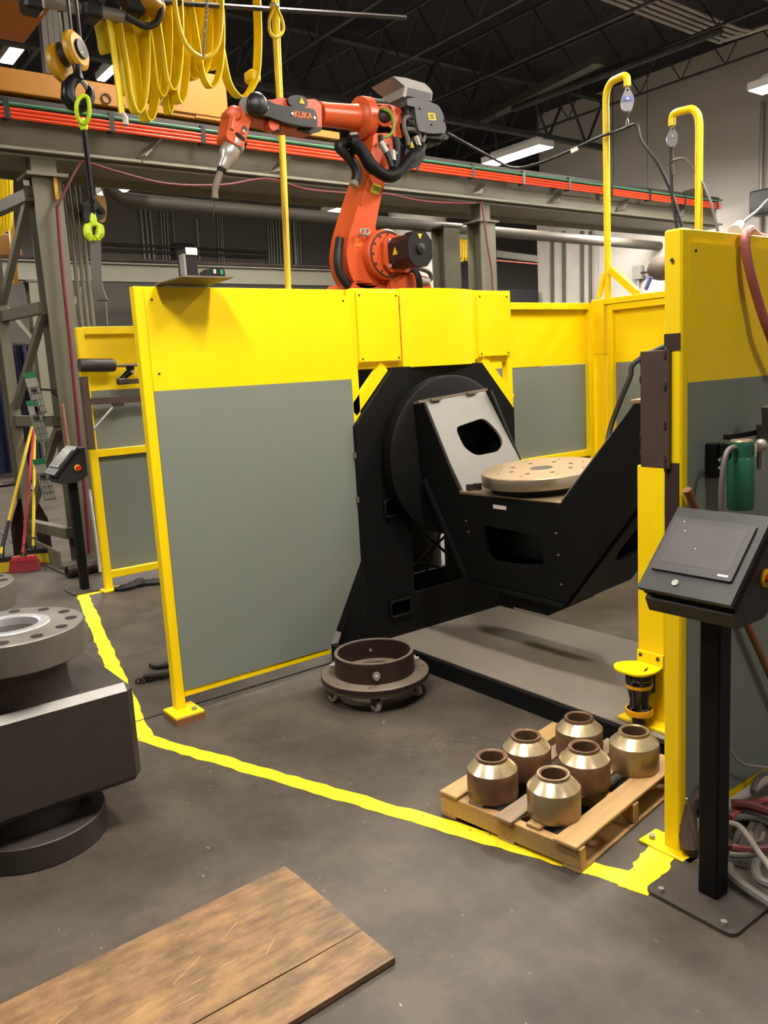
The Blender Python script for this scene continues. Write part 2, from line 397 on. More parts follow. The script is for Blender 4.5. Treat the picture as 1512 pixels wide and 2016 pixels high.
# conduits under the roof
pts0 = [at(1178, -6, Z=6.3), at(1400, 78, Z=6.3)]
for i in range(5):
    o = V((.0, -.11*i, 0)); a, b = pts0[0]+o, pts0[1]+o
    e = b+V((.25, -.18, 0)); f = e+V((.12, -.9-.1*i, 0))
    single('roof_conduit', MB().tube([a-(b-a)*.6, a, b-(b-a)*.03*i, b+V((.18, -.05, 0)), e, f], .024, 6, sm=4), 'concrete_pale',
           ORD[i]+' from the far side of the pale conduits bending under the roof at top right', 'conduit', 'conduits bundled under the roof')
single('sprinkler_pipe', MB().cyl(at(1010, 215, Z=5.9), at(1420, 60, Z=5.9), .05, n=10), 'truss_black', 'brown pipe under the roof crossing behind the tall yellow pole', 'pipe')
single('roof_duct', MB().span(at(930, 245, Z=6.0), at(1180, 118, Z=6.0), .2, .12), 'tin_duct', 'flat dark grey duct strip under the roof above the centre right lamp', 'duct')
t = thing('wall_louvre', 'dark framed louvre high on the back wall above the robot forearm', 'vent', at(615, 185, Y=18.8))
q = [at(x, y, Y=18.85) for x, y in ((580, 157), (648, 170), (648, 215), (580, 205))]
for i in range(4): obj('louvre_frame', MB().span(q[i], q[(i+1) % 4], .07, .05), 'galvanised', t)
for k in range(7):
    f = (k+.5)/7; obj('louvre_slat', MB().span(q[0].lerp(q[3], f), q[1].lerp(q[2], f), .05, .02), 'truss_black', t)

# ------------------------------------------------------------------ runway beams, columns, pipes
RY = 8.0
def ibeam(b, p, q, h, w, tw=.02, tf=.025):
    p, q = V(p), V(q); d = (q-p).normalized()
    b.span(p+V((0, 0, h/2)), q+V((0, 0, h/2)), w, tf); b.span(p-V((0, 0, h/2)), q-V((0, 0, h/2)), w, tf); b.span(p, q, tw, h)
    return b
rw = thing('crane_runway', 'long grey crane runway beam with red conductor bars crossing the picture', 'beam', (7, RY, 3.7))
obj('runway_beam', ibeam(MB(), (-3, RY, 3.92), (13.2, RY, 3.92), .38, .26), 'runway_steel', rw)
obj('crane_rail', MB().box((5.1, RY, 4.139), (16.2, .07, .034)), 'dark_steel', rw)
for i in range(3): obj('conductor_bar', MB().cyl((-3, RY-.20, 3.955+.033*i), (13.0, RY-.20, 3.955+.033*i), .014, n=6), 'orange_rail', rw, 'orange red conductor bar')
obj('conductor_bar', MB().cyl((-3, RY-.20, 4.065), (13.0, RY-.20, 4.065), .014, n=6), 'green_rail', rw, 'green earth bar')
obj('support_angle', MB().box((5, RY-.17, 4.105), (16, .03, .04)), 'dark_steel', rw)
for i in range(14):
    x = 1.2+i*.9
    obj('bar_bracket', MB().box((x, RY-.17, 4.02), (.05, .09, .17), bev=.004), 'black_plastic', rw)
for i in range(9):
    x = .6+i*1.45
    obj('web_stiffener', MB().span((x, RY-.015, 3.97), (x-.22, RY-.12, 3.77), .12, .012), 'runway_steel', rw)
obj('soffit_plate', MB().box((5.1, RY+.26, 3.70), (16.2, .62, .03), bev=.004), 'runway_steel', rw)
obj('soffit_lip', MB().box((5.1, RY+.56, 3.66), (16.2, .02, .08)), 'runway_steel', rw)
def column(loc, w, d, h, label, name='steel_column'):
    x, y = loc; t = thing(name, label, 'column', (x, y, 0))
    obj('shaft', MB().box((x, y-d/2+.01, h/2), (w, .02, h)).box((x, y+d/2-.01, h/2), (w, .02, h)).box((x, y, h/2), (.016, d-.02, h)), 'olive_steel', t)
    obj('cap_plate', MB().box((x, y, h+.012), (w*1.35, d*1.2, .024)), 'olive_steel', t)
    obj('base_plate', MB().box((x, y, .012), (w*1.5, d*1.5, .024)), 'olive_steel', t); return t
c = column((7.85, RY+.05), .26, .26, 3.46, 'olive steel column under the runway, right of the orange robot')
obj('column_stub', MB().box((7.85, RY+.05, 3.578), (.17, .17, .21)), 'olive_steel', c)
obj('red_drop_pipe', MB().tube([(7.72, RY-.11, 3.7), (7.8, RY-.12, 3.1), (7.86, RY-.12, 2.6), (7.86, RY-.12, .4)], .011, 6, sm=4), 'pipe_red', c)
# latticed left column
tc = thing('lattice_column', 'olive latticed steel column behind the left control console', 'column', (2.17, 8.1, 0))
def chord(x, y, w, d): return MB().box((x, y, 1.76), (w, .018, 3.52)).box((x-w/2, y+d/2, 1.76), (.016, d, 3.52))
obj('chord', MB().box((2.40, 7.93, 1.76), (.25, .02, 3.52)).box((2.40, 8.13, 1.76), (.25, .02, 3.52)).box((2.40, 8.03, 1.76), (.016, .2, 3.52)), 'olive_steel', tc)
obj('chord', MB().box((2.13, 8.93, 1.72), (.10, .018, 3.44)).box((2.13, 9.13, 1.72), (.10, .018, 3.44)).box((2.13, 9.03, 1.72), (.014, .2, 3.44)), 'olive_steel', tc)
zs = [.25, 1.2, 2.15, 2.45, 3.4]
A_ = lambda z: V((2.27, 8.03, z)); B_ = lambda z: V((2.13, 9.03, z))
for z0, z1, f in ((.3, 1.3, 0), (1.42, 2.36, 0), (2.44, 3.4, 0)):
    p, q = (A_(z0), B_(z1)) if f else (B_(z0), A_(z1))
    obj('lacing_bar', MB().span(p, q, .06, .06), 'olive_steel', tc)
for z in (.3, 1.37, 2.4, 3.38): obj('lacing_bar', MB().span(A_(z), B_(z), .09, .1), 'olive_steel', tc)
obj('cap_plate', MB().box((2.40, 8.03, 3.535), (.36, .34, .03)), 'olive_steel', tc)
obj('base_plate', MB().box((2.40, 8.03, .015), (.55, .5, .03)), 'olive_steel', tc)
obj('base_angle', MB().box((2.12, 8.5, .08), (.02, 1.1, .16)), 'olive_steel', tc)
obj('stub_column', MB().box((2.40, 8.03, 3.62), (.22, .14, .14)), 'olive_steel', tc)
obj('name_plate', MB().box(at(52, 360, Y=8.02), (.05, .012, .045)), 'white_label', tc)
obj('yellow_strip', MB().box(at(110, 370, Y=7.9), (.03, .02, .2)), 'hook_yellow', tc)
# red pipe run beside the column and pipes going up
single('red_air_pipe', MB().tube([at(113, 405, Y=7.85), at(122, 520, Y=7.85), at(140, 690, Y=7.85), at(155, 850, Y=7.85), at(166, 960, Y=7.85), at(176, 1090, Y=7.85)], .018, 8, sm=4), 'pipe_red', 'dark red air pipe running down the right edge of the latticed column', 'pipe')
hb = MB().tube([at(114, 405, Y=7.8), at(135, 362, Y=7.8), at(158, 322, Y=7.8), at(175, 321, Y=7.78), at(230, 338, Y=7.78), at(330, 362, Y=7.78), at(440, 364, Y=7.78), at(526, 352, Y=7.78), at(600, 372, Y=7.78), at(680, 380, Y=7.78), at(760, 382, Y=7.78), at(830, 396, Y=7.78), at(900, 400, Y=7.78), at(936, 400, Y=7.78)], .012, 7, sm=5)
single('red_air_hose', hb, 'hose_red', 'dull red air hose sagging along the underside of the runway beam', 'hose')
for k, xa in enumerate((136, 148, 159)):
    p = at(xa, 420, Y=8.6)
    single('riser_pipe', MB().cyl((p.x, 8.6, 0), (p.x, 8.6, 5.2), .023, n=12), 'olive_steel',
           ('leftmost', 'middle', 'rightmost')[k]+' of the three grey riser pipes right of the latticed column', 'pipe')
single('elbow_pipe', MB().tube([at(200, 318, Y=9.9), at(207, 350, Y=9.9), at(214, 375, Y=9.9), at(238, 392, Y=9.9), at(280, 397, Y=9.9)]+[at(280+x, 397+x*.086, Y=9.9) for x in (150, 400, 700, 1020)], .085, 12), 'tin_duct',
       'grey pipe with an elbow running right below the runway beam', 'pipe')
# far runway beam with its rail
fr = thing('far_runway', 'grey far runway beam crossing low behind the yellow main screen', 'beam', (9, 15.8, 3.7))
FY = 15.8; p = at(200, 536, Y=FY); q = at(665, 547, Y=FY); dz = (q.z-p.z)/(q.x-p.x)
obj('runway_beam', ibeam(MB(), (-2, FY, p.z), (14.2, FY, p.z), .32, .2), 'runway_steel', fr)
obj('crane_rail', MB().box((6.1, FY, p.z+.2), (16.2, .06, .06)), 'dark_steel', fr)
obj('conductor_bar', MB().cyl((-2, FY-.15, p.z+.22), (14.2, FY-.15, p.z+.22), .02, n=6), 'rust_plate', fr)
for k, x in enumerate((4.4, 12.0)):
    c2 = column((x, FY+.1), .3, .3, p.z-.2, ('dark column carrying the far runway, left of the main screen corner', 'dark column carrying the far runway behind the right end of the machine')[k])
    for s in (-1, 1): obj('knee_brace', MB().span((x+s*.12, FY, p.z-1.3), (x+s*.85, FY, p.z-.2), .07, .07), 'olive_steel', c2)
# horizontal conduits and vertical conduits on the back wall
BY = WY1-.06
NCD = [0]
def cond(x, y0, y1, r=.02, x2=None):
    single('wall_conduit', MB().cyl(at(x, y0, Y=BY), at(x2 if x2 else x+6, y1, Y=BY), r, n=6), 'galvanised', ORD[NCD[0]]+' from the left of the thin pale conduits running up the back wall', 'conduit', 'conduits running up the back wall'); NCD[0] += 1
for x in (277, 286, 295): cond(x, 412, 512, .034, x+9)
for x in (316, 322, 328, 340): cond(x, 415, 512, .022, x+6)
cond(387, 430, 514, .035, 393)
for x in (428, 433, 437): cond(x, 420, 516, .022, x+4)
for x in (527, 532, 537, 543, 549, 556): cond(x, 434, 520, .026, x+4)
cond(571, 436, 520, .024, 575); cond(578, 434, 522, .06, 583)
for x in (584, 589): cond(x, 436, 520, .024, x+4)
for k, (y0, y1) in enumerate(((479, 496), (491, 506))):
    single('cross_conduit', MB().cyl(at(195, y0, Y=BY-.08), at(525, y1, Y=BY-.08), .03, n=6), 'tin_duct', ('upper', 'lower')[k]+' of two grey conduits running level along the back wall', 'conduit')
single('wall_box', MB().box(at(362, 498, Y=BY-.1), (.5, .12, .42), bev=.02), 'cabinet_dark', 'dark electrical box on the back wall among the conduits', 'box')
# back right: concrete shaft, white pipes, dark cabinets, second bay
single('concrete_pillar', MB().lathe([(.62, 0), (.62, 5.2)], (12.05, 14.3, 0), n=28), 'concrete_pale', 'round pale concrete pillar behind the robot base', 'pillar')
c3 = column((8.62, 9.6), .3, .3, 3.7, 'dark olive column just right of the pale concrete pillar')
for k, x in enumerate((1086, 1109, 1145, 1162)):
    b = MB().cyl(at(x, 455, X=WX1-.19), at(x+1, 620, X=WX1-.19), .035, n=8)
    single('wall_riser', b, 'tin_duct', ORD[k]+' from the left of the conduits on the pale concrete wall behind the partition', 'conduit', 'conduits on the pale right wall')
cb = thing('dark_cabinet', 'tall dark grey cabinet beyond the partition, left of the pale concrete wall', 'cabinet', (13.2, 13.2, 0))
obj('cabinet_body', MB().box((13.4, 13.4, 1.62), (1.5, 1.2, 3.24), bev=.02), 'cabinet_dark', cb)
obj('cabinet_door', MB().box((12.635, 13.4, 1.62), (.03, 1.1, 3.1), bev=.008), 'cabinet_dark', cb)
obj('cabinet_door', MB().box((13.4, 12.785, 1.62), (1.4, .03, 3.1), bev=.008), 'cabinet_dark', cb)
cb2 = thing('low_cabinet', 'black machine cabinet between the two olive columns', 'cabinet', (11.6, 13.0, 0))
obj('cabinet_body', MB().box((11.5, 12.6, 1.45), (1.4, .8, 2.9), bev=.02), 'gap_black', cb2)
obj('cabinet_top', MB().box((11.5, 12.6, 2.92), (1.46, .86, .05)), 'galvanised', cb2)
sh = thing('far_beam', 'thin grey beam with red bar in the next bay behind the dark cabinet', 'beam', (14, 15, 3.6))
obj('runway_beam', MB().span(at(975, 500, Y=15), at(1070, 512, Y=15), .1, .16), 'runway_steel', sh)
obj('conductor_bar', MB().span(at(970, 512, Y=14.9), at(1060, 520, Y=14.9), .03, .03), 'orange_rail', sh)
ft = thing('far_festoon', 'small bunch of yellow cable loops hanging far behind, between two columns', 'cable', at(915, 480, Y=9.75))
for i in range(7):
    x = 902+i*5; yb = 505+random.randint(0, 10); P = [at(x, 468, Y=9.75), at(x, (468+yb)/2, Y=9.75), at(x+2, yb, Y=9.75), at(x+5, (468+yb)/2, Y=9.75), at(x+5, 468, Y=9.75)]
    obj('cable_loop', MB().strip(P, (0, 1, 0), .07, .01, sm=4), 'cable_yellow', ft)
obj('festoon_rail', MB().span((8.66, 9.72, at(915, 467, Y=9.75).z), at(940, 468, Y=9.75), .05, .06), 'olive_steel', ft)
# small things on the right wall
jb = thing('junction_box', 'small grey junction box with lever on the right wall above the partition', 'box', at(1257, 540, X=WX1-.1))
obj('box_body', MB().box(at(1256, 537, X=WX1-.08), (.1, .22, .26), bev=.01), 'galvanised', jb)
obj('drop_conduit', MB().cyl(at(1256, 548, X=WX1-.06), at(1257, 600, X=WX1-.06), .03, n=8), 'galvanised', jb)
obj('lever', MB().cyl(at(1262, 537, X=WX1-.14), at(1290, 535, X=WX1-.14), .022, n=6), 'dark_steel', jb)
wb = thing('wall_cabinet', 'grey electrical cabinet on the right wall near the end of the runway', 'box', at(1355, 392, X=WX1-.1))
obj('box_body', MB().box(at(1365, 394, X=WX1-.1), (.2, .34, .36), bev=.012), 'tin_duct', wb)
single('wall_conduit_right', MB().cyl(at(1501, 200, X=WX1-.05), at(1496, 470, X=WX1-.05), .035, n=8), 'galvanised', 'tall thin pale conduit on the right wall near the frame edge', 'conduit')
ma = thing('grey_machine', 'pale green machine top with rounded guards behind the side partition', 'machine', (7.6, 5.6, 0))
P = at(1296, 548, X=7.4)
obj('machine_body', MB().box((P.x+.3, P.y-.1, 1.1), (.7, .7, 2.2), bev=.04), 'machine_olive', ma)
obj('guard', MB().ball(P+V((0.1, 0, .10)), .15, (1, 1.2, .8), 16), 'dusty_steel', ma)
obj('lever', MB().cyl(at(1271, 570, X=7.3), at(1282, 545, X=7.3), .02, n=8), 'balancer_blue', ma)
single('camera_box', MB().box(at(1512, 398, X=13.9), (.3, .5, .4), bev=.02), 'black_plastic', 'black box fixed high on the right wall at the frame edge', 'box')

# ------------------------------------------------------------------ overhead crane at the top left
cr = thing('overhead_crane', 'orange overhead travelling crane standing on the long runway beam', 'crane', (3, RY, 4.3))
EY = RY-.16
def endtruck(xa, xb, za, zb): return MB().box(((xa+xb)/2, RY-.04, (za+zb)/2), (xb-xa, .28, zb-za), bev=.01)
obj('end_truck', endtruck(.4, 3.2, 4.162, 4.36), 'crane_orange', cr)
obj('end_truck', endtruck(3.2, 5.55, 4.162, 4.245), 'crane_orange', cr)
obj('end_plate', MB().box((3.22, RY-.05, 4.262), (.02, .32, .20)), 'crane_orange', cr)
for x in (1.0, 3.0, 4.3, 5.3): obj('crane_wheel', MB().cyl((x, RY-.06, 4.205), (x, RY+.06, 4.205), .046, n=18), 'dark_steel', cr)
obj('hub_cap', MB().torus((2.98, EY-.03, 4.225), (0, 1, 0), .04, .006), 'dark_steel', cr)
for x, z in ((3.1, 4.33), (3.12, 4.25), (2.7, 4.33), (3.14, 4.19)): obj('bolt', bolt((x, EY-.02, z), (0, -1, 0), .012), 'dark_steel', cr)
# girder over the left corner, running toward the camera
obj('bridge_girder', MB().box((1.98, 4.4, 4.98), (.62, 7.2, .62), bev=.01), 'crane_orange', cr)
obj('girder_saddle', MB().box((1.83, 7.86, 4.505), (.4, .3, .286), bev=.01), 'crane_orange', cr)
obj('girder_flange', MB().box((1.98, 4.4, 4.66), (.78, 7.2, .03)), 'crane_orange', cr)
obj('drive_box', MB().box((3.90, 8.40, 4.40), (.60, 1.2, .40), bev=.008), 'crane_orange', cr)
obj('drive_side', MB().box((3.5, 8.40, 4.32), (.2, 1.0, .2), bev=.02), 'dark_steel', cr)
obj('reflector_plate', MB().box((4.3, RY-.186, 4.205), (.9, .008, .06)), 'crane_orange', cr)
# grey hangers behind the hook block
for i, (x, w) in enumerate(((88, .10), (100, .10), (112, .08), (134, .06))):
    obj('hanger_strap', MB().span(at(x-8, 8, Y=8.3), at(x+5, 148, Y=8.3), w, .05), 'tin_duct', cr)
# festoon rail and loops
FYY = 6.2
fs = thing('festoon_rail', 'grey festoon rail at the top left from which flat yellow cables hang', 'rail', at(180, 25, Y=FYY))
pa, pb = at(60, -4, Y=FYY), at(250, 34, Y=FYY); z_ = (pa.z+pb.z)/2
obj('rail_tube', MB().cyl((-1.0, FYY, z_), (pb.x, FYY, z_), .045, n=14), 'galvanised', fs)
for x, y in ((62, 6), (178, 22), (262, 14), (300, 4)):
    c_ = at(x, y, Y=FYY-.02); obj('cable_trolley', MB().box(c_, (.13, .16, .13), bev=.02).cyl(c_+V((-.05, -.1, .06)), c_+V((-.05, .1, .06)), .035).cyl(c_+V((.05, -.1, .06)), c_+V((.05, .1, .06)), .035), 'black_plastic', fs)
obj('rail_extension', MB().cyl((pb.x, FYY, z_+.12), (5.2, FYY, z_+.5), .02, n=8), 'dark_steel', fs)
obj('trolley_roller', MB().ball(at(296, 12, Y=FYY-.05), .09, (1.3, 1, .7)), 'hook_yellow', fs)
fc = thing('festoon_cable', 'flat yellow festoon cable hanging in many deep loops at the top left', 'cable', at(350, 100, Y=FYY))
loops = [(300, 330, -8, 190, .07), (372, 410, -12, 150, .07), (203, 215, 42, 104, .10), (240, 262, 30, 186, .08), (250, 286, 20, 222, .07), (270, 307, 0, 238, .085), (284, 321, -6, 203, .08), (322, 340, -6, 224, .06), (316, 349, -12, 178, .10),
         (337, 366, -12, 203, .07), (356, 393, -12, 158, .09), (388, 428, -12, 139, .09), (391, 434, -12, 172, .06), (438, 505, -12, 191, .075)]
for i, (xl, xr, yt, yb, w) in enumerate(loops):
    Yk = FYY+.02+.035*(i % 4); m = (xl+xr)/2; h = yb-yt; tl = -6 if i > 1 else -3
    P = [at(xl-h*.10-2, yt, Y=Yk), at(xl-h*.03, yt+h*.45, Y=Yk), at(xl+(xr-xl)*.12, yt+h*.82, Y=Yk), at(xl+(xr-xl)*.35, yt+h*.965, Y=Yk), at(m+(xr-xl)*.08, yb, Y=Yk),
         at(xl+(xr-xl)*.82, yt+h*.93, Y=Yk), at(xr, yt+h*.75, Y=Yk), at(xr+h*.015, yt+h*.4, Y=Yk), at(xr, yt, Y=Yk)]
    obj('cable_loop', MB().strip(P, (-.5, .87, 0), w*.95, .014, sm=5), 'cable_yellow', fc)
P = [at(214, 38, Y=FYY), at(224, 100, Y=FYY), at(232, 160, Y=FYY), at(240, 225, Y=FYY)]
obj('cable_tail', MB().strip(P, (1, .5, 0), .055, .012, sm=4), 'cable_yellow', fc)
obj('tail_plug', MB().tube([at(240, 222, Y=FYY), at(247, 232, Y=FYY), at(248, 246, Y=FYY)], .022, 8), 'white_label', fc)
obj('round_cable', MB().tube([at(342, -12, Y=FYY-.15), at(352, 50, Y=FYY-.15), at(368, 90, Y=FYY-.15), at(395, 112, Y=FYY-.15), at(420, 104, Y=FYY-.15), at(434, 66, Y=FYY-.15), at(437, -12, Y=FYY-.15)], .018, 8, sm=6), 'cable_yellow', fc)
obj('cable_clamp', MB().box(at(497, 152, Y=FYY+.1), (.1, .12, .09), bev=.015), 'cable_yellow', fc)
single('black_hose', MB().tube([at(248, 32, Y=FYY-.1), at(265, 42, Y=FYY-.1), at(288, 52, Y=FYY-.1), at(308, 44, Y=FYY-.1), at(317, 22, Y=FYY-.1), at(312, -10, Y=FYY-.1)], .024, 10, sm=6), 'black_rubber', 'black hose curving under the end of the festoon rail', 'hose')
ch = thing('hand_chain', 'thin grey chain hanging in front of the yellow cable loops', 'chain', at(405, 60, Y=FYY-.25))
for i in range(26):
    y = -14+i*5; c_ = at(409-i*.35, y, Y=FYY-.25)
    obj('chain_link', MB().torus(c_, (1, 0, 0) if i % 2 else (0, 1, 0), .013, .0035, 8, 4), 'galvanised', ch)
# pendant cable
pc = thing('pendant_cable', 'long yellow pendant cable hanging straight down behind the robot forearm', 'cable', at(550, 200, Y=6.1))
obj('cable', MB().tube([at(538, -12, Y=6.1), at(545, 120, Y=6.1), at(556, 330, Y=6.1), at(566, 560, Y=6.1), at(567, 640, Y=6.1)], .022, 8, sm=4), 'cable_yellow', pc)
obj('second_cable', MB().tube([at(545, -12, Y=6.12), at(550, 120, Y=6.12), at(560, 330, Y=6.12), at(569, 560, Y=6.12), at(570, 640, Y=6.12)], .018, 8, sm=4), 'cable_yellow', pc)
obj('gathered_loop', MB().tube([at(540, 12, Y=6.08), at(530, 40, Y=6.08), at(533, 66, Y=6.08), at(545, 73, Y=6.08), at(557, 62, Y=6.08), at(556, 42, Y=6.08), at(543, 12, Y=6.08)], .013, 8, sm=5), 'cable_yellow', pc)
obj('cable_tie', MB().cyl(at(540, 9, Y=6.08), at(540, 14, Y=6.08), .04, n=12), 'white_label', pc)
# hook block, hook, sling chain
HY = 5.9
hk = thing('hook_block', 'yellow crane hook block with black hook hanging at the top left', 'hook', at(150, 110, Y=HY))
hc = at(158, 97, Y=HY); ax = V((.62, -.75, .12)).normalized()
obj('sheave_guard', MB().lathe([(.02, 0), (.10, .0), (.125, -.02), (.125, -.05), (.10, -.07)], hc, ax, 28), 'hook_yellow', hk)
obj('guard_cover', MB().lathe([(.064, .0), (.060, .018), (.0, .02)], hc, ax, 24), 'black_plastic', hk)
cu_ = V((0, 0, 1)).cross(ax).normalized()
obj('cover_mark', MB().span(hc+ax*.021+cu_*.0-V((0, 0, .025)), hc+ax*.021-cu_*.028-V((0, 0, .032)), .004, .010).span(hc+ax*.021+cu_*.03-V((0, 0, .01)), hc+ax*.021+cu_*.026-V((0, 0, .04)), .004, .006), 'galvanised', hk)
obj('sheave_guard', MB().lathe([(.10, -.13), (.125, -.15), (.125, -.18), (.10, -.2), (.02, -.2)], hc-V((.0, 0, .05)), ax, 28), 'hook_yellow', hk)
obj('sheave', MB().lathe([(.08, -.07), (.06, -.10), (.08, -.13)], hc, ax, 20), 'dark_steel', hk)
K = lambda x, y, d=0: at(x, y, Y=HY-.02+d)
obj('swivel', MB().tube([K(151, 128), K(153, 142), K(153, 156)], [.03, .028, .045], 12), 'chain_black', hk)
obj('hook', MB().tube([K(155, 150), K(143, 158), K(134, 172), K(134, 190), K(142, 204), K(156, 208), K(170, 202), K(177, 190), K(177, 176), K(170, 168)], [.032, .036, .045, .05, .05, .05, .044, .036, .026, .014], 12, sm=1), 'chain_black', hk)
obj('safety_latch', MB().tube([K(158, 156), K(168, 166), K(174, 180)], [.018, .02, .014], 8), 'galvanised', hk)
obj('load_rope', MB().cyl(hc+V((-.03, .05, .1)), hc+V((-.03, .05, 1.1)), .012, n=6), 'dark_steel', hk)
obj('load_rope', MB().cyl(hc+V((.05, .12, .1)), hc+V((.05, .12, 1.1)), .012, n=6), 'dark_steel', hk)
sl = thing('chain_sling', 'black chain sling with fluorescent green end fittings hanging from the crane hook', 'chain', K(170, 300))
def ring(pts, r): return MB().tube(pts, r, 8, closed=True, sm=4)
obj('master_link', ring([K(160, 190, -.07), K(151, 205, -.07), K(152, 228, -.05), K(160, 242, -.03), K(172, 238, -.05), K(176, 215, -.07), K(172, 192, -.07)], .014), 'sling_green', sl)
obj('coupling', MB().tube([K(160, 234), K(164, 246), K(166, 256)], [.02, .032, .022], 10), 'sling_green', sl)
n = 24
for i in range(n):
    f = i/(n-1); c0 = K(166+f*15, 258+f*132); c1 = K(166+(f+.052)*15, 258+(f+.052)*132); d = (c1-c0); u = d.normalized(); s_ = frame(u)[i % 2]
    P = [c0-u*.006+s_*.012, c0-u*.012, c0-u*.006-s_*.012, c1+u*.006-s_*.012, c1+u*.012, c1+u*.006+s_*.012]
    obj('chain_link', MB().tube(P, .0065, 6, closed=True), 'chain_black', sl)
obj('clevis', MB().tube([K(183, 420), K(184, 432), K(185, 444)], [.014, .024, .02], 10), 'sling_green', sl)
for s in (-1, 1): obj('hook_half', MB().tube([K(185, 438), K(185+s*11, 447), K(185+s*12, 458), K(185+s*7, 468), K(185, 472)], [.018, .030, .032, .026, .014], 8, sm=3), 'sling_green', sl)
for i in range(4): obj('chain_link', MB().torus(K(181+i*.7, 396+i*8), (1, 0, 0) if i % 2 else (0, 1, 0), .015, .006, 10, 5), 'chain_black', sl)
lc = thing('lifting_clamp', 'dark clamp with pale yellow plate fixed to the riser pipe behind the chain sling', 'clamp', at(195, 410, Y=8.5))
obj('mount_arm', MB().span(at(155, 425, Y=8.58), at(200, 420, Y=8.54), .05, .05), 'dark_steel', lc)
L_ = lambda x, y, d=0: at(x, y, Y=8.5+d)
obj('clamp_plate', MB().prism(rounded([L_(185, 384), L_(206, 384), L_(211, 412), L_(208, 436), L_(198, 440), L_(186, 400)], .03), (0, .03, 0)), 'hook_yellow', lc)
obj('clamp_body', MB().prism(rounded([L_(162, 400, -.06), L_(186, 388, -.06), L_(208, 415, -.06), L_(206, 430, -.06), L_(190, 432, -.06), L_(166, 436, -.06)], .02), (0, .05, 0)), 'black_plastic', lc)
obj('pivot_bolt', bolt(L_(198, 415, -.06), (0, -1, 0), .03, .03), 'dark_steel', lc)
single('grey_strap', MB().strip([K(188, 474), K(189, 520), K(192, 560), K(200, 588), K(206, 590)], (1, -.6, 0), .07, .014, sm=4), 'hose_grey', 'grey lifting strap dangling from the green sling hook', 'strap')
single('hanging_wire', MB().tube([K(208, 589), K(210, 612), K(212, 640)], .004, 5), 'galvanised', 'thin wire hanging below the end of the grey strap', 'wire')
lf = thing('left_festoon', 'yellow hanging cables cut off at the left edge beside the column', 'cable', at(8, 420, Y=9.6))
for i, x in enumerate((0, 6, 12, 18)):
    obj('cable_loop', MB().strip([at(x-6, 335, Y=9.6), at(x-4, 420, Y=9.6), at(x, 463-i*4, Y=9.6), at(x+4, 420, Y=9.6), at(x+3, 338, Y=9.6)], (1, .6, 0), .05, .012, sm=4), 'cable_yellow', lf)
obj('side_post', MB().span(at(15, 345, Y=9.65), at(31, 560, Y=9.65), .05, .05), 'hook_yellow', lf)
single('far_end_truck', MB().box(at(0, 485, Y=11.0)+V((-.6, 0, 0)), (1.6, .3, .25), bev=.01), 'crane_orange', 'orange crane end truck cut off at the left edge below the yellow cables', 'crane')

# ------------------------------------------------------------------ yellow and grey screens
YB = 1.62
def tubes(t, p, u, L, zs, xs, H=2.1, w=.05, d=.05, name='frame_rail', lowest=None):
    """p: foot of the left post, u: direction; posts at xs, rails at zs"""
    p = V(p); u = V(u); side = u
    for x in xs: obj('frame_post', MB().box(p+u*x+V((0, 0, H/2)), (abs(u.x)*w+abs(u.y)*d, abs(u.y)*w+abs(u.x)*d, H), bev=.003), 'yellow_paint', t)
    for z in zs:
        a, b = p+u*(xs[0]+w/2)+V((0, 0, z)), p+u*(xs[-1]-w/2)+V((0, 0, z))
        obj(name, MB().span(a, b, d-.002, w, .003), 'yellow_paint', t)
def foot(t, c, dx, dy):
    obj('foot_plate', MB().box(V(c)+V((0, 0, .007)), (dx, dy, .014), bev=.002), 'yellow_paint', t)
ms = thing('main_screen', 'large yellow and grey steel screen standing left of the black welding positioner', 'screen', (1.5, 3.81, 0))
for x, z0 in ((1.503, .0), (2.69, .60)):
    obj('frame_post', MB().box((x, 3.815, (z0+2.1)/2), (.05, .05, 2.1-z0), bev=.003), 'yellow_paint', ms)
obj('frame_rail', MB().box((2.09, 3.816, 2.075), (1.13, .048, .05), bev=.003), 'yellow_paint', ms)
obj('frame_rail', MB().box((1.97, 3.816, .125), (.88, .048, .05), bev=.003), 'yellow_paint', ms)
obj('upper_sheet', MB().prism([(1.526, 3.787, YB), (2.667, 3.787, YB), (2.667, 3.787, 2.066), (1.526, 3.787, 2.066)], (0, .004, 0)), 'yellow_paint', ms)
obj('lower_sheet', MB().prism([(1.526, 3.787, .135), (2.40, 3.787, .135), (2.655, 3.787, .60), (2.664, 3.787, .62), (2.664, 3.787, YB), (1.526, 3.787, YB)], (0, .004, 0)), 'grey_panel', ms, 'grey painted lower sheet')
foot(ms, (1.51, 3.78, .03), .15, .16)
obj('foot_packer', MB().box((1.51, 3.78, .015), (.15, .165, .03)), 'handle_wood', ms, 'brown packing plate')
obj('anchor_bolt', bolt((1.55, 3.74, .044), (0, 0, 1), .014, .012), 'galvanised', ms)
for x, z in ((1.56, 2.04), (2.64, 2.04), (1.56, 1.70)): obj('screw', bolt((x, 3.787, z), (0, -1, 0), .006, .003), 'dark_steel', ms)
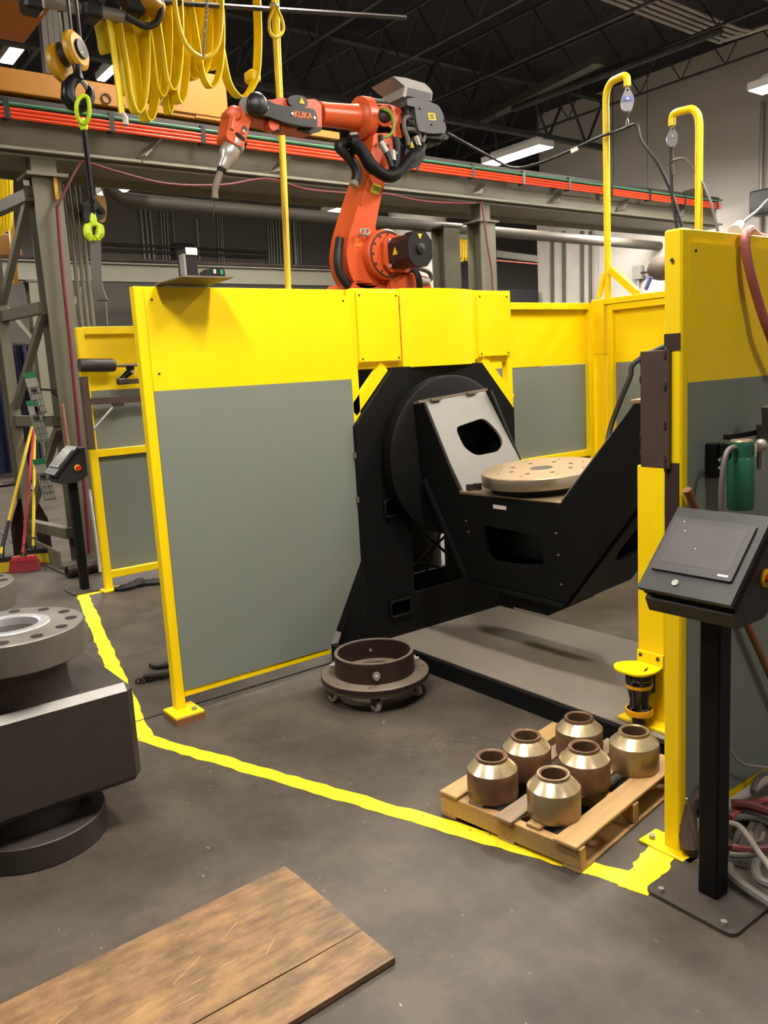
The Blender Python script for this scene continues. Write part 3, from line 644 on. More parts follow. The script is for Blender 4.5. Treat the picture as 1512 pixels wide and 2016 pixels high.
# header over the positioner
obj('header_rail', MB().box((3.31, 3.83, 2.09), (1.19, .05, .04), bev=.003), 'yellow_paint', ms)
obj('header_rail', MB().box((3.31, 3.83, 1.69), (1.19, .05, .04), bev=.003), 'yellow_paint', ms)
obj('header_post', MB().box((3.915, 3.82, 1.66), (.045, .05, .9), bev=.003), 'yellow_paint', ms)
for x0, x1 in ((2.722, 3.018), (3.632, 3.905)):
    obj('cover_panel', MB().box(((x0+x1)/2, 3.785, 1.90), (x1-x0, .014, .385), bev=.003), 'yellow_paint', ms)
    for x in (x0+.02, x1-.02):
        for z in (1.725, 2.07): obj('screw', bolt((x, 3.778, z), (0, -1, 0), .006, .003), 'dark_steel', ms)
for x0, x1 in ((2.69, 2.722), (3.60, 3.632)): obj('cover_strip', MB().box(((x0+x1)/2, 3.795, 1.90), (x1-x0-.002, .012, .41)), 'yellow_paint', ms)
P = []
for i in range(25):
    f = i/24; x = 3.024+.565*f; b_ = .055*math.sin(PI*min(1, f*1.0))**.8 if f > 0 else 0
    P.append(V((x, 3.775-b_*.9, 1.668)))
P = P+[p+V((0, .006, 0)) for p in reversed(P)]
obj('curved_cover', MB().prism(P, (0, 0, .442)), 'yellow_paint', ms, 'curved yellow cover sheet')
obj('corner_brace', MB().span((2.665, 3.805, 1.44), (2.90, 3.805, 1.68), .03, .065), 'yellow_paint', ms)
obj('corner_brace', MB().span((3.675, 3.805, 1.69), (3.92, 3.805, 1.43), .03, .065), 'yellow_paint', ms)

ls = thing('side_screen', 'low yellow framed grey screen with ladder-like rails at the far left', 'screen', (2.15, 6.73, 0))
tubes(ls, (2.15, 6.725, 0), (1, 0, 0), 2, (2.1, 1.13, .13), (0, 1.9), H=2.125, w=.06)
obj('upper_sheet', MB().box((3.1, 6.765, 1.87), (1.9, .006, .48)), 'yellow_paint', ls)
obj('lower_sheet', MB().box((3.1, 6.765, .88), (1.9, .006, 1.5)), 'grey_panel', ls, 'grey painted lower sheet')
foot(ls, (2.17, 6.70, 0), .17, .13)
# rusty clamp bracket and pipe stand hung on that screen
br = thing('support_bracket', 'rusty angle iron bracket welded to the left screen post', 'bracket', (2.1, 6.66, 1.1))
T = lambda x, y: at(x, y, Y=6.6)
obj('welded_strip', MB().span(T(164, 742), T(180, 885), .06, .05), 'rust_plate', br)
obj('bracket_arm', MB().span(T(171, 791), T(300, 784), .05, .05), 'rust_plate', br)
obj('brace_rod', MB().cyl(T(183, 846), T(228, 795), .012, n=8), 'galvanised', br)
obj('gusset_plate', MB().box(T(232, 795), (.09, .03, .05)), 'rust_plate', br)
pr = thing('torch_tool', 'dark cylindrical tool held on a swivel bracket in front of the left yellow screen', 'tool', T(190, 718))
obj('tool_barrel', MB().lathe([(.030, 0), (.05, .0), (.052, .01), (.052, .255), (.046, .275), (.012, .28)], T(156, 719), T(222, 719)-T(156, 719), 24), 'dark_steel', pr)
obj('tool_spindle', MB().tube([T(222, 720), T(250, 719), T(276, 718)], [.012, .014, .014], 8), 'machined_steel', pr)
obj('swivel_arm', MB().tube([T(256, 722), T(256, 732), T(244, 742), T(240, 748)], [.036, .03, .022, .024], 10), 'black_paint', pr)
obj('swivel_bolt', bolt(T(257, 732)+V((0, -.035, 0)), (0, -1, 0), .014, .012), 'galvanised', pr)
obj('clamp_nut', MB().box(T(242, 751), (.09, .07, .05), bev=.01), 'dark_steel', pr)
obj('mount_bar', MB().span(T(246, 752), T(300, 748), .05, .04), 'rust_plate', pr)

RX0 = 3.99
ps = thing('partition_screen', 'yellow and grey partition screen right of the black octagonal headstock', 'screen', (4.6, 4.3, 0))
tubes(ps, (4.10, 4.28, 0), (1, 0, 0), 1.3, (2.06, .925, .12), (0, 1.20), H=2.085, w=.05)
obj('upper_sheet', MB().box((4.70, 4.30, 1.85), (1.24, .006, .45)), 'yellow_paint', ps)
obj('lower_sheet', MB().box((4.70, 4.30, .87), (1.24, .006, 1.5)), 'grey_panel', ps, 'grey painted lower sheet')
for z in (.06,): obj('foot_plate', MB().box((5.3, 4.28, .006), (.12, .12, .012)), 'yellow_paint', ps)
SX = 5.40
ss = thing('return_screen', 'yellow and grey side screen turning toward the camera at the far right of the cell', 'screen', (SX, 3.2, 0))
obj('corner_post', MB().box((SX, 4.235, 1.045), (.10, .10, 2.09), bev=.004), 'yellow_paint', ss)
obj('corner_sleeve', MB().box((SX, 4.235, 1.90), (.112, .112, .42), bev=.004), 'yellow_paint', ss)
for y in (4.14, 1.7): obj('frame_post', MB().box((SX, y, 1.03), (.05, .05, 2.06), bev=.003), 'yellow_paint', ss)
for z in (2.04, .98, .12): obj('frame_rail', MB().box((SX, 2.92, z), (.048, 2.39, .05), bev=.003), 'yellow_paint', ss)
obj('top_cap', MB().box((SX, 3.4, 2.0885), (.07, 1.75, .045), bev=.003), 'yellow_paint', ss)
obj('upper_sheet', MB().box((SX+.02, 2.92, 1.83), (.006, 2.43, .42)), 'yellow_paint', ss)
obj('lower_sheet', MB().box((SX+.02, 2.92, .85), (.006, 2.43, 1.54)), 'grey_panel', ss, 'grey painted lower sheet')

# right front screen
fsn = thing('front_screen', 'yellow and grey screen at the right edge behind the operator console', 'screen', (2.29, 1.51, 0))
obj('frame_post', MB().box((2.285, 1.508, 1.01), (.05, .062, 2.02), bev=.006), 'yellow_paint', fsn)
obj('frame_post', MB().box((3.9, 1.508, 1.01), (.05, .06, 2.02), bev=.004), 'yellow_paint', fsn)
obj('frame_rail', MB().box((3.09, 1.51, 1.995), (1.56, .05, .05), bev=.003), 'yellow_paint', fsn)
obj('frame_rail', MB().box((3.09, 1.51, .105), (1.56, .05, .05), bev=.003), 'yellow_paint', fsn)
obj('upper_sheet', MB().box((3.09, 1.4765, 1.772), (1.595, .006, .414)), 'yellow_paint', fsn)
obj('lower_sheet', MB().box((3.09, 1.4765, .845), (1.595, .006, 1.44)), 'grey_panel', fsn, 'grey painted lower sheet')
obj('foot_plate', MB().box((2.275, 1.515, .006), (.10, .20, .012), bev=.003), 'yellow_paint', fsn)
obj('anchor_bolt', bolt((2.262, 1.585, .012), (0, 0, 1), .012, .014), 'galvanised', fsn)
obj('hinge_plate', MB().box((2.253, 1.563, 1.485), (.012, .105, .365), bev=.002), 'rust_plate', fsn, 'bare rusty steel plate welded to the post')
obj('burn_mark', MB().box((2.2585, 1.508, 1.69), (.003, .055, .05)), 'weld_bead', fsn)
obj('bare_strip', MB().box((2.2585, 1.508, 1.19), (.003, .05, .26)), 'weld_bead', fsn, 'bare dark steel strip on the post')
wbm = MB()
for z in (1.655, 1.56, 1.44, 1.33, 1.31):
    wbm.ball((2.250, 1.524, z), .0075, (1, 1, 3), 8)
for z in (1.64, 1.58, 1.40, 1.34): wbm.ball((2.251, 1.614, z), .006, (1, 1, 3), 8)
obj('weld_beads', wbm, 'weld_bead', fsn, kind='stuff')
obj('screw', bolt((2.2575, 1.508, 1.93), (-1, 0, 0), .006, .003), 'dark_steel', fsn)
obj('screw', bolt((2.325, 1.473, 1.955), (0, -1, 0), .005, .003), 'dark_steel', fsn)

# ------------------------------------------------------------------ hoist arms with spring balancers and cables
def hoist_arm(y, top, dy, label):
    t = thing('hoist_arm', label, 'pole', (SX, y, 2.12), 'yellow hooked poles on the side screen')
    Y_ = lambda f: y+dy*f
    obj('pole', MB().cyl((SX, y, 2.1), (SX, y, top-.2), .026, n=14), 'yellow_paint', t)
    P = [(SX, y, top-.2), (SX, y, top-.12), (SX, Y_(.07), top-.05), (SX, Y_(.26), top-.008), (SX, Y_(.5), top), (SX, Y_(.84), top+.003), (SX, Y_(.97), top-.012), (SX, Y_(1), top-.035), (SX, Y_(1), top-.075)]
    obj('arm', MB().tube(P, .026, 14, sm=3), 'yellow_paint', t)
    return t, V(P[-1])
h1, e1 = hoist_arm(4.17, 3.665, -.19, 'taller yellow hooked pole rising from the screen corner')
obj('brace', MB().span((SX, 4.14, 2.32), (SX, 3.90, 2.12), .05, .05), 'yellow_paint', h1)
obj('brace', MB().span((SX-.02, 4.24, 2.12), (SX-.01, 4.19, 2.3), .03, .03), 'yellow_paint', h1)
h2, e2 = hoist_arm(3.40, 3.30, .21, 'shorter yellow hooked pole rising behind the right front screen')
def balancer(e, s, label, blue):
    t = thing('spring_balancer', label, 'balancer', e-V((0, 0, .25*s)), 'spring balancers on the yellow poles'); c = e-V((0, 0, .17*s))
    d = V((-.75, -.66, 0)).normalized(); u = d.cross(V((0, 0, 1)))
    out = [c+u*x*s+V((0, 0, z*s)) for x, z in ((-.012, .145), (.012, .145), (.05, .085), (.078, .02), (.066, -.06), (.04, -.115), (-.04, -.115), (-.066, -.06), (-.078, .02), (-.05, .085))]
    hole = circ(c+V((0, 0, .115*s)), .013*s, 10, d)
    obj('housing', MB().prism([p-d*.025 for p in rounded(out, .03)], d*.05, [[p-d*.025 for p in hole]]), 'balancer_silver', t)
    obj('label_plate', MB().prism([c+d*.027+u*x*s+V((0, 0, z*s)) for x, z in ((-.06, -.005), (.06, .0), (.058, .052), (-.058, .045))], d*.002), 'balancer_blue' if blue else 'balancer_silver', t, 'blue label' if blue else None)
    obj('hub', MB().cyl(c+d*.029+V((0, 0, .02*s)), c+d*.036+V((0, 0, .02*s)), .014*s), 'white_label', t)
    obj('cord_stop', MB().cyl(c-V((0, 0, .115*s)), c-V((0, 0, .15*s)), .018*s, n=10).cyl(c-V((0, 0, .15*s)), c-V((0, 0, .2*s)), .007*s, n=6), 'dark_steel', t)
    hk_ = c-V((0, 0, .235*s)); obj('snap_hook', MB().tube([hk_+u*x*s+V((0, 0, z*s)) for x, z in ((0, .04), (.014, .02), (.014, -.03), (0, -.045), (-.014, -.03), (-.014, .02))], .005*s, 6, closed=True, sm=2), 'bright_steel', t)
    obj('top_ring', MB().torus(c+V((0, 0, .14*s)), d, .022*s, .004, 12, 5), 'galvanised', t)
    return c-V((0, 0, .28*s))
g1 = balancer(e1, .62, 'larger silver spring balancer with blue label on the taller yellow pole', 1)
g2 = balancer(e2, .5, 'smaller silver spring balancer on the shorter yellow pole', 0)
Q = lambda x, y, X=SX: at(x, y, X=X)
ca = thing('torch_cable', 'black cable arching from the wire feeder over the taller hoist pole', 'cable', g1)
obj('cable', MB().tube([at(880, 262, Y=4.75), at(960, 306, Y=4.6), Q(1010, 330, 5.0), Q(1060, 322, 5.1), Q(1120, 298, 5.2), Q(1180, 270, 5.3), g1+V((0, .06, -.005)), g1, g1+V((0, -.08, -.005)), Q(1262, 275), Q(1292, 318), Q(1318, 370), Q(1335, 420), Q(1345, 460), Q(1350, 520)], .011, 8, sm=6), 'black_rubber', ca)
obj('cable_tag', MB().span(Q(1124, 299, 5.2), Q(1138, 292, 5.23), .026, .026), 'white_label', ca)
obj('tape_band', MB().torus(g1, (0, 1, 0), .012, .004, 10, 5), 'dark_steel', ca)
single('hanging_cable', MB().tube([Q(1321, 292), Q(1322, 340), Q(1324, 390), Q(1330, 430), Q(1336, 470), Q(1340, 530)], .012, 8, sm=4), 'black_rubber', 'black cable hanging straight down beside the shorter hoist pole', 'cable')
single('hooped_cable', MB().tube([Q(1326, 345), Q(1323, 325), g2+V((0, .02, -.01)), Q(1345, 312), Q(1362, 328), Q(1380, 355), Q(1397, 392), Q(1405, 420), Q(1412, 450), Q(1415, 480)], .010, 8, sm=5), 'hose_grey', 'thin grey cable looping under the smaller balancer', 'cable')
single('ribbed_hose', MB().tube([(5.35, 2.6, 2.12), (4.9, 2.9, 1.85), at(1262, 705, X=4.6), at(1240, 745, X=4.55), at(1215, 805, X=4.5), at(1200, 850, X=4.45), at(1196, 880, X=4.4)], .017, 8, sm=6), 'black_rubber', 'black ribbed hose running down behind the right end of the machine', 'hose')

# ------------------------------------------------------------------ welding positioner
wp = thing('welding_positioner', 'black welding positioner with octagonal headstock and tilting cradle', 'machine', (3.27, 3.0, 0))
BT = .10
obj('base_plate', MB().box((3.25, 2.87, BT-.006), (.93, 2.0, .012)), 'dusty_floor_plate', wp, 'dusty grey base plate')
obj('base_beam', MB().box((2.79, 2.87, .047), (.05, 2.02, .094), bev=.003), 'black_paint', wp)
obj('base_beam', MB().box((3.71, 2.87, .047), (.05, 2.02, .094), bev=.003), 'black_paint', wp)
obj('cross_beam', MB().box((3.2, 3.87, .05), (1.4, .12, .1), bev=.003), 'black_paint', wp)
HP = 3.76
def hp(pts): return [V((x, HP, z)) for x, z in pts]
octo = hp([(2.65, .10), (3.80, .10), (3.90, .45), (3.905, 1.37), (3.635, 1.672), (2.945, 1.672), (2.652, 1.36)])
win1 = hp([(2.815, .925), (2.97, .925), (2.97, .825), (2.815, .825)]); win2 = hp([(2.815, .318), (2.965, .318), (2.965, .225), (2.815, .225)])
arch = hp([(3.01, .335), (3.60, .335), (3.60, .70), (3.54, .79), (3.46, .815), (3.14, .815), (3.05, .79), (3.01, .72)])
obj('headstock_plate', MB().prism(octo, (0, .03, 0), [win1, win2, arch]), 'black_paint', wp)
for w_ in (win1, win2):
    lip = [V((p.x, HP-.014, p.z)) for p in w_]
    obj('fork_pocket', MB().tube(rounded(lip, .02, 3), .009, 6, closed=True), 'black_paint', wp)
    lo = [p+V((0, .0, 0)) for p in w_]; x0, x1, z0, z1 = w_[0].x, w_[1].x, w_[2].z, w_[0].z
    obj('fork_sleeve', MB().box(((x0+x1)/2, HP+.22, z1+.004), (x1-x0, .4, .008)).box(((x0+x1)/2, HP+.22, z0-.004), (x1-x0, .4, .008)).box((x0-.004, HP+.22, (z0+z1)/2), (.008, .4, z1-z0)).box((x1+.004, HP+.22, (z0+z1)/2), (.008, .4, z1-z0)), 'black_paint', wp)
obj('headstock_back', MB().prism([p+V((0, .36, 0)) for p in octo], (0, .03, 0), [[p+V((0, .36, 0)) for p in arch]]), 'black_paint', wp)
obj('side_wall', MB().box((2.675, HP+.2, .72), (.03, .33, 1.23)), 'black_paint', wp)
obj('side_wall', MB().box((3.87, HP+.2, .90), (.03, .33, .85)), 'black_paint', wp)
obj('gusset_foot', MB().prism([V((2.65, HP-.004, .60)), V((2.65, HP-.004, .10)), V((2.53, HP+.14, .10))], (.015, .02, 0)), 'black_paint', wp)
for z in (.3, .5, .95, 1.2): obj('weld_spot', MB().box((2.646, HP+.015, z), (.008, .02, .03)), 'dusty_steel', wp)
CA, CZ_, TH = 3.276, 1.14, .0727
obj('turn_disc', MB().lathe([(.47, 0), (.47, .062), (.455, .07), (.0, .07)], (CA, HP-.036, CZ_), (0, -1, 0), 56), 'black_paint', wp)
obj('disc_bearing', MB().cyl((CA, HP, CZ_), (CA, HP-.036, CZ_), .40, n=40), 'dusty_steel', wp)
def cw(x, y, z): return V((CA+x*math.cos(TH)-z*math.sin(TH), y, CZ_+x*math.sin(TH)+z*math.cos(TH)))
ex = cw(1, 0, 0)-cw(0, 0, 0); ez = cw(0, 0, 1)-cw(0, 0, 0)
W_ = .269
A, B, Cc, D, D2, E_, F, G, H = (3.652, .338), (3.332, -.15), (2.622, -.14), (2.176, .335), (2.085, .34), (3.652, -.02), (3.327, -.647), (2.645, -.658), (2.10, .02)
def side(x, sgn):
    th_ = ex*(.018*sgn)
    pl = [cw(x, *p) for p in ((3.652, .338), (3.56, .349), B, (3.30, -.15), (2.65, -.14), Cc, D, D2, (2.085, 0), (2.157, -.084), G, F, (3.612, -.093), (3.652, -.04))]
    hole = rounded([cw(x, *p) for p in ((3.17, -.31), (3.155, -.46), (3.11, -.50), (2.775, -.487), (2.76, -.46), (2.752, -.36), (2.80, -.315))], .03)
    return MB().prism(pl, th_, [hole])
cr1 = obj('cradle_side', side(-W_, 1), 'black_paint', wp)
cr2 = obj('cradle_side', side(W_, -1), 'black_paint', wp)
def slope(p, q, x0, x1, t, hole=None):
    a, b = V(p), V(q); P = [cw(x0, *p), cw(x1, *p), cw(x1, *q), cw(x0, *q)]
    nrm = (P[1]-P[0]).cross(P[3]-P[0]).normalized()*t; H_ = []
    if hole:
        H_ = [rounded([P[0].lerp(P[1], s)*(1-f)+(P[3].lerp(P[2], s))*f for s, f in hole], .04)]
    return MB().prism(P, nrm, H_)
hole1 = [(.30, .34), (.78, .30), (.885, .46), (.90, .61), (.75, .69), (.40, .68), (.29, .57)]
obj('inner_slope', slope((3.62, .345), B, -W_+.019, W_-.019, -.016, hole1), 'light_grey_plate', wp, 'light grey sloping plate with a rounded opening')
obj('inner_slope', slope((2.17, .335), Cc, -W_+.019, W_-.019, .016, hole1), 'light_grey_plate', wp, 'light grey sloping plate facing away')
obj('top_ledge', slope((3.652, .339), (3.60, .347), -W_, W_, -.014), 'dusty_steel', wp)
obj('top_ledge', slope((2.20, .337), (2.08, .342), -W_, W_, -.014), 'table_steel', wp)
for s in (.22, .74): 
    c_ = cw(-W_+2*W_*s, 3.598, .352); obj('slope_tab', MB().box(c_, (.075, .03, .016)), 'dusty_steel', wp)
obj('cradle_floor', MB().prism([cw(-W_-.0, 3.335, -.15), cw(-W_, 2.625, -.15), cw(W_, 2.625, -.15), cw(W_, 3.335, -.15)], ez*.014), 'table_steel', wp)
obj('outer_slope', slope((2.09, .0), (2.645, -.655), -W_+.019, W_-.019, -.016, [(.2, .10), (.86, .10), (.86, .45), (.7, .66), (.27, .66), (.2, .56)]), 'black_paint', wp)
obj('outer_slope', slope((3.64, -.05), (3.327, -.645), -W_+.019, W_-.019, .016), 'black_paint', wp)
obj('cradle_bottom', MB().prism([cw(-W_, 3.325, -.65), cw(-W_, 2.645, -.655), cw(W_, 2.645, -.655), cw(W_, 3.325, -.65)], ez*.014), 'black_paint', wp)
obj('edge_bar', MB().span(cw(-W_-.008, 3.62, -.085), cw(-W_-.008, 3.327, -.648), .022, .022), 'black_paint', wp)
obj('edge_bar', MB().span(cw(-W_-.004, 3.327, -.652), cw(-W_-.004, 2.645, -.66), .022, .022), 'black_paint', wp)
obj('gear_box', MB().prism([cw(x, y, -.66) for x, y in ((-.22, 3.15), (-.22, 2.80), (.15, 2.80), (.15, 3.15))], ez*-.10), 'black_paint', wp)
obj('motor_inside', MB().box(cw(0, 3.0, -.40), (.22, .36, .26), bev=.02), 'black_plastic', wp)
obj('warning_sign', MB().prism([cw(-.12, 2.81, -.37), cw(-.12, 2.785, -.41), cw(-.12, 2.835, -.41)], ex*-.003), 'warn_yellow', wp)
obj('small_label', MB().prism([cw(-W_-.0015, y, z) for y, z in ((3.08, -.187), (2.985, -.187), (2.985, -.208), (3.08, -.208))], ex*.001), 'white_label', wp, 'small white label')
tb = obj('turntable', MB().lathe([(.062, 0), (.316, 0), (.316, .058), (.312, .062), (.062, .062)], cw(0, 2.974, -.098), ez, 64, closed=True), 'table_steel', wp, 'round machined steel turntable')
obj('rim_band', MB().lathe([(.3165, .004), (.3175, .006), (.3175, .056), (.3165, .058)], cw(0, 2.974, -.098), ez, 64, closed=True), 'machined_steel', tb)
obj('bore_liner', MB().lathe([(.0625, .0), (.0605, .0), (.0605, .061), (.0625, .061)], cw(0, 2.974, -.098), ez, 32, closed=True), 'bright_steel', tb)
obj('bore_floor', MB().cyl(cw(0, 2.974, -.097), cw(0, 2.974, -.095), .061, n=24), 'dark_steel', tb)
for i in range(8):
    a_ = i*PI/4+.3
    for r_, q_ in ((.165, .013), (.235, .006)):
        c_ = cw(math.cos(a_)*r_, 2.974+math.sin(a_)*r_, -.0358); obj('bolt_hole', MB().cyl(c_, c_+ez*.0006, q_, n=12), 'gap_black', tb)
obj('table_bearing', MB().cyl(cw(0, 2.974, -.137), cw(0, 2.974, -.098), .27, n=36), 'black_paint', wp)
for s in ((-.2, 3.26), (-.235, 3.28)): obj('stop_block', MB().box(cw(s[0], s[1], -.118), (.035, .03, .035)), 'dark_steel', wp)
for y, z in ((3.30, -.30), (3.29, -.36), (2.66, -.29), (2.655, -.40), (2.65, -.55)):
    obj('weld_spot', MB().box(cw(-W_-.002, y, z), (.005, .014, .007)), 'dusty_steel', wp)
# tailstock
obj('turn_disc', MB().lathe([(.0, 0), (.315, 0), (.33, .008), (.33, .05), (.0, .05)], (CA, 2.03, CZ_), (0, 1, 0), 56), 'black_paint', wp)
obj('tail_bearing', MB().cyl((CA, 2.03, CZ_), (CA, 1.98, CZ_), .3, n=32), 'dusty_steel', wp)
obj('tailstock_plate', MB().prism([V((x, 1.95, z)) for x, z in ((3.0, .1), (3.75, .1), (3.75, 1.3), (3.5, 1.5), (3.05, 1.5), (3.0, 1.42))], (0, .03, 0)), 'black_paint', wp)
# cables behind the headstock
for i, (a_, b_, c_) in enumerate((((808, 1030), (880, 1090), (940, 1155)), ((812, 1120), (850, 1080), (905, 1030)), ((830, 1160), (850, 1090), (880, 1020)), ((815, 1110), (870, 1120), (900, 1170)))):
    obj('drive_cable', MB().tube([at(*a_, Y=4.02), at(*b_, Y=3.97), at(*c_, Y=4.02)], .009, 6, sm=5), 'black_rubber', wp)

# yellow guard post with the area scanner
gp = thing('guard_post', 'square yellow guard post on the machine base behind the front screen post', 'post', (2.98, 2.08, .1))
obj('post_tube', MB().box((2.95, 2.03, .66), (.12, .13, 1.10), bev=.004), 'yellow_paint', gp)
obj('foot_plate', MB().box((2.92, 2.02, .108), (.20, .26, .016), bev=.003), 'yellow_paint', gp)
sn = thing('area_scanner', 'black and yellow area scanner under a yellow hood bracket beside the pallet', 'scanner', (2.84, 2.03, .12))
SCX, SCY = 2.815, 2.035
obj('hood_plate', MB().prism(rounded([(2.89, 2.10, .355), (2.80, 2.155, .355), (2.735, 2.10, .355), (2.735, 1.99, .355), (2.80, 1.955, .355), (2.89, 1.965, .355)], .05), (0, 0, .008), [rounded([(2.85, 2.01, .355), (2.80, 1.99, .355), (2.795, 2.0, .355), (2.845, 2.02, .355)], .006)]), 'yellow_paint', sn)
obj('hood_flange', MB().box((2.886, 2.03, .385), (.008, .13, .06), bev=.002), 'yellow_paint', sn)
for y in (2.075, 1.99): obj('slot_screw', bolt((2.882, y, .395), (-1, 0, 0), .009, .003), 'dark_steel', sn)
obj('scanner_head', MB().lathe([(.0, .345), (.052, .345), (.056, .33), (.056, .285), (.05, .278), (.0, .278)], (SCX, SCY, 0), n=32), 'scanner_yellow', sn)
obj('scan_window', MB().lathe([(.0, .278), (.051, .278), (.040, .225), (.042, .195), (.054, .185), (.0, .185)], (SCX, SCY, 0), n=32), 'lens_black', sn)
obj('head_display', MB().lathe([(.0565, .340), (.0575, .338), (.0575, .30), (.0565, .298)], (SCX, SCY, 0), n=32), 'lens_black', sn)
obj('scanner_base', MB().lathe([(.0, .187), (.057, .187), (.059, .18), (.057, .162), (.0, .162)], (SCX, SCY, 0), n=32), 'scanner_yellow', sn)
obj('scanner_stem', MB().cyl((SCX, SCY, .116), (SCX, SCY, .163), .03), 'dark_steel', sn)
obj('hood_strut', MB().box((2.87, SCY, .3), (.03, .06, .11)), 'dark_steel', sn)

# ------------------------------------------------------------------ orange robot
YR = 4.95
r = lambda x, y, d=0: at(x, y, Y=YR+d)
rb = thing('welding_robot', 'orange six axis welding robot standing behind the yellow main screen', 'robot', (3.85, YR, 0))
def pr_(pts, d, th, name, m, hole=(), rnd=0, label=None):
    P = [r(x, y, d) for x, y in pts]
    if rnd: P = rounded(P, rnd)
    return obj(name, MB().prism(P, (0, th, 0), [[r(x, y, d) for x, y in h] for h in hole]), m, rb, label)
A2c = r(735, 508)
obj('pedestal', MB().cyl((4.0, YR+.1, 0), (4.0, YR+.1, 1.45), .26, n=28).box((4.0, YR+.1, .015), (.8, .8, .03)), 'black_paint', rb)
obj('robot_base', MB().lathe([(.30, 1.45), (.30, 1.52), (.24, 1.60), (.24, 1.85), (.29, 1.9), (.29, 1.98)], (4.0, YR+.1, 0), n=32), 'robot_orange', rb)
obj('base_foot', MB().box((4.0, YR+.1, 1.475), (.66, .6, .05), bev=.01), 'robot_orange', rb)
# turret
pr_([(700, 552), (742, 560), (768, 552), (790, 532), (812, 527), (822, 540), (842, 545), (850, 566), (846, 640), (712, 640), (690, 570)], -.10, .34, 'turret', 'robot_orange', rnd=.02)
pr_([(768, 545), (800, 540), (822, 540), (818, 600), (775, 600)], -.17, .07, 'motor_seat', 'robot_orange', rnd=.02)
pr_([(800, 520), (820, 520), (822, 535), (802, 536)], -.2, .1, 'plug_box', 'black_plastic')
obj('plug_cable', MB().tube([r(820, 528, -.15), r(835, 532, -.15), r(846, 538, -.15), r(848, 550, -.15), r(838, 556, -.15)], .016, 8, sm=4), 'dark_steel', rb)
obj('plug_head', MB().cyl(r(826, 552, -.15), r(843, 556, -.15), .028), 'galvanised', rb)
for k in range(3): obj('motor_cable', MB().tube([r(812+k*4, 532, -.2), r(819+k*4, 542, -.22), r(822+k*4, 560, -.22), r(823+k*4, 585, -.2)], .009, 6, sm=4), 'black_rubber', rb)
# link arm
arm = [(736, 262), (784, 262), (760, 351), (748, 400), (738, 452), (760, 470), (775, 500), (770, 535), (750, 560), (722, 572), (700, 560), (688, 535), (682, 500), (688, 460), (706, 400), (726, 340)]
pr_(arm, -.10, .22, 'link_arm', 'robot_orange', rnd=.03)
obj('link_boss', MB().lathe([(.0, .0), (.165, 0), (.175, .012), (.175, .10), (.0, .10)], A2c+V((0, -.18, 0)), (0, 1, 0), 40), 'robot_orange', rb)
obj('flange_ring', MB().lathe([(.150, 0), (.160, 0), (.160, .006), (.150, .006)], A2c+V((0, -.187, 0)), (0, 1, 0), 40, closed=True), 'dark_mark', rb)
for i in range(12):
    a_ = i*PI/6; obj('flange_screw', bolt(A2c+V((math.cos(a_)*.135, -.18, math.sin(a_)*.135)), (0, -1, 0), .009, .006), 'dark_steel', rb)
pr_([(700, 468), (714, 470), (712, 485), (696, 486)], -.103, .004, 'yellow_sticker', 'brand_orange')
pr_([(735, 360), (752, 366), (747, 384), (728, 378)], -.1025, .003, 'arm_label', 'yellow_label', label='small yellow label')
for k in range(2): pr_([(736, 366+k*5), (748, 370+k*5), (747.5, 371.5+k*5), (735.5, 367.5+k*5)], -.1035, .001, 'label_line', 'dark_mark')
obj('arm_fold', MB().span(r(729, 338, -.105), r(709, 402, -.105), .012, .012), 'robot_orange', rb)
for x in (714, 722): obj('lift_eye', MB().torus(r(x, 457, -.15), (0, 1, 0), .02, .009, 12, 6), 'galvanised', rb)
# axis two motor, pointing toward the camera side
mc = A2c+V((.06, -.19, .0)); oct_ = lambda c, a, b, k: [c+V((x*a, 0, z*b)) for x, z in ((-1, -k), (-k, -1), (k, -1), (1, -k), (1, k), (k, 1), (-k, 1), (-1, k))]
obj('motor_flange', MB().prism(oct_(mc, .125, .125, .6), (0, -.03, 0)), 'robot_orange', rb)
obj('axis_motor', MB().prism(oct_(mc+V((0, -.03, 0)), .095, .105, .55), (0, -.15, 0)), 'black_plastic', rb)
obj('motor_cap', MB().prism(oct_(mc+V((0, -.18, 0)), .105, .115, .5), (0, -.09, 0)), 'black_plastic', rb)
obj('cap_boss', MB().lathe([(.035, 0), (.035, .012), (.0, .02)], mc+V((0, -.27, 0)), (0, -1, 0), 18), 'black_plastic', rb)
for z in (-.085, .085): obj('motor_screw', bolt(mc+V((-.085, -.04, z)), (-1, 0, 0), .014, .01), 'bright_steel', rb)
def warn(c, u, v, s, m='warn_yellow'): 
    u, v = V(u).normalized(), V(v).normalized(); n_ = u.cross(v)
    obj('warning_triangle', MB().prism([c+v*s*.6, c-u*s*.55-v*s*.4, c+u*s*.55-v*s*.4], n_*.002), m, rb)
warn(mc+V((-.0955, -.11, .0)), (0, -1, 0), (0, 0, 1), .05)
warn(mc+V((.0, -.271, .085)), (1, 0, 0), (0, 0, -1), .035)
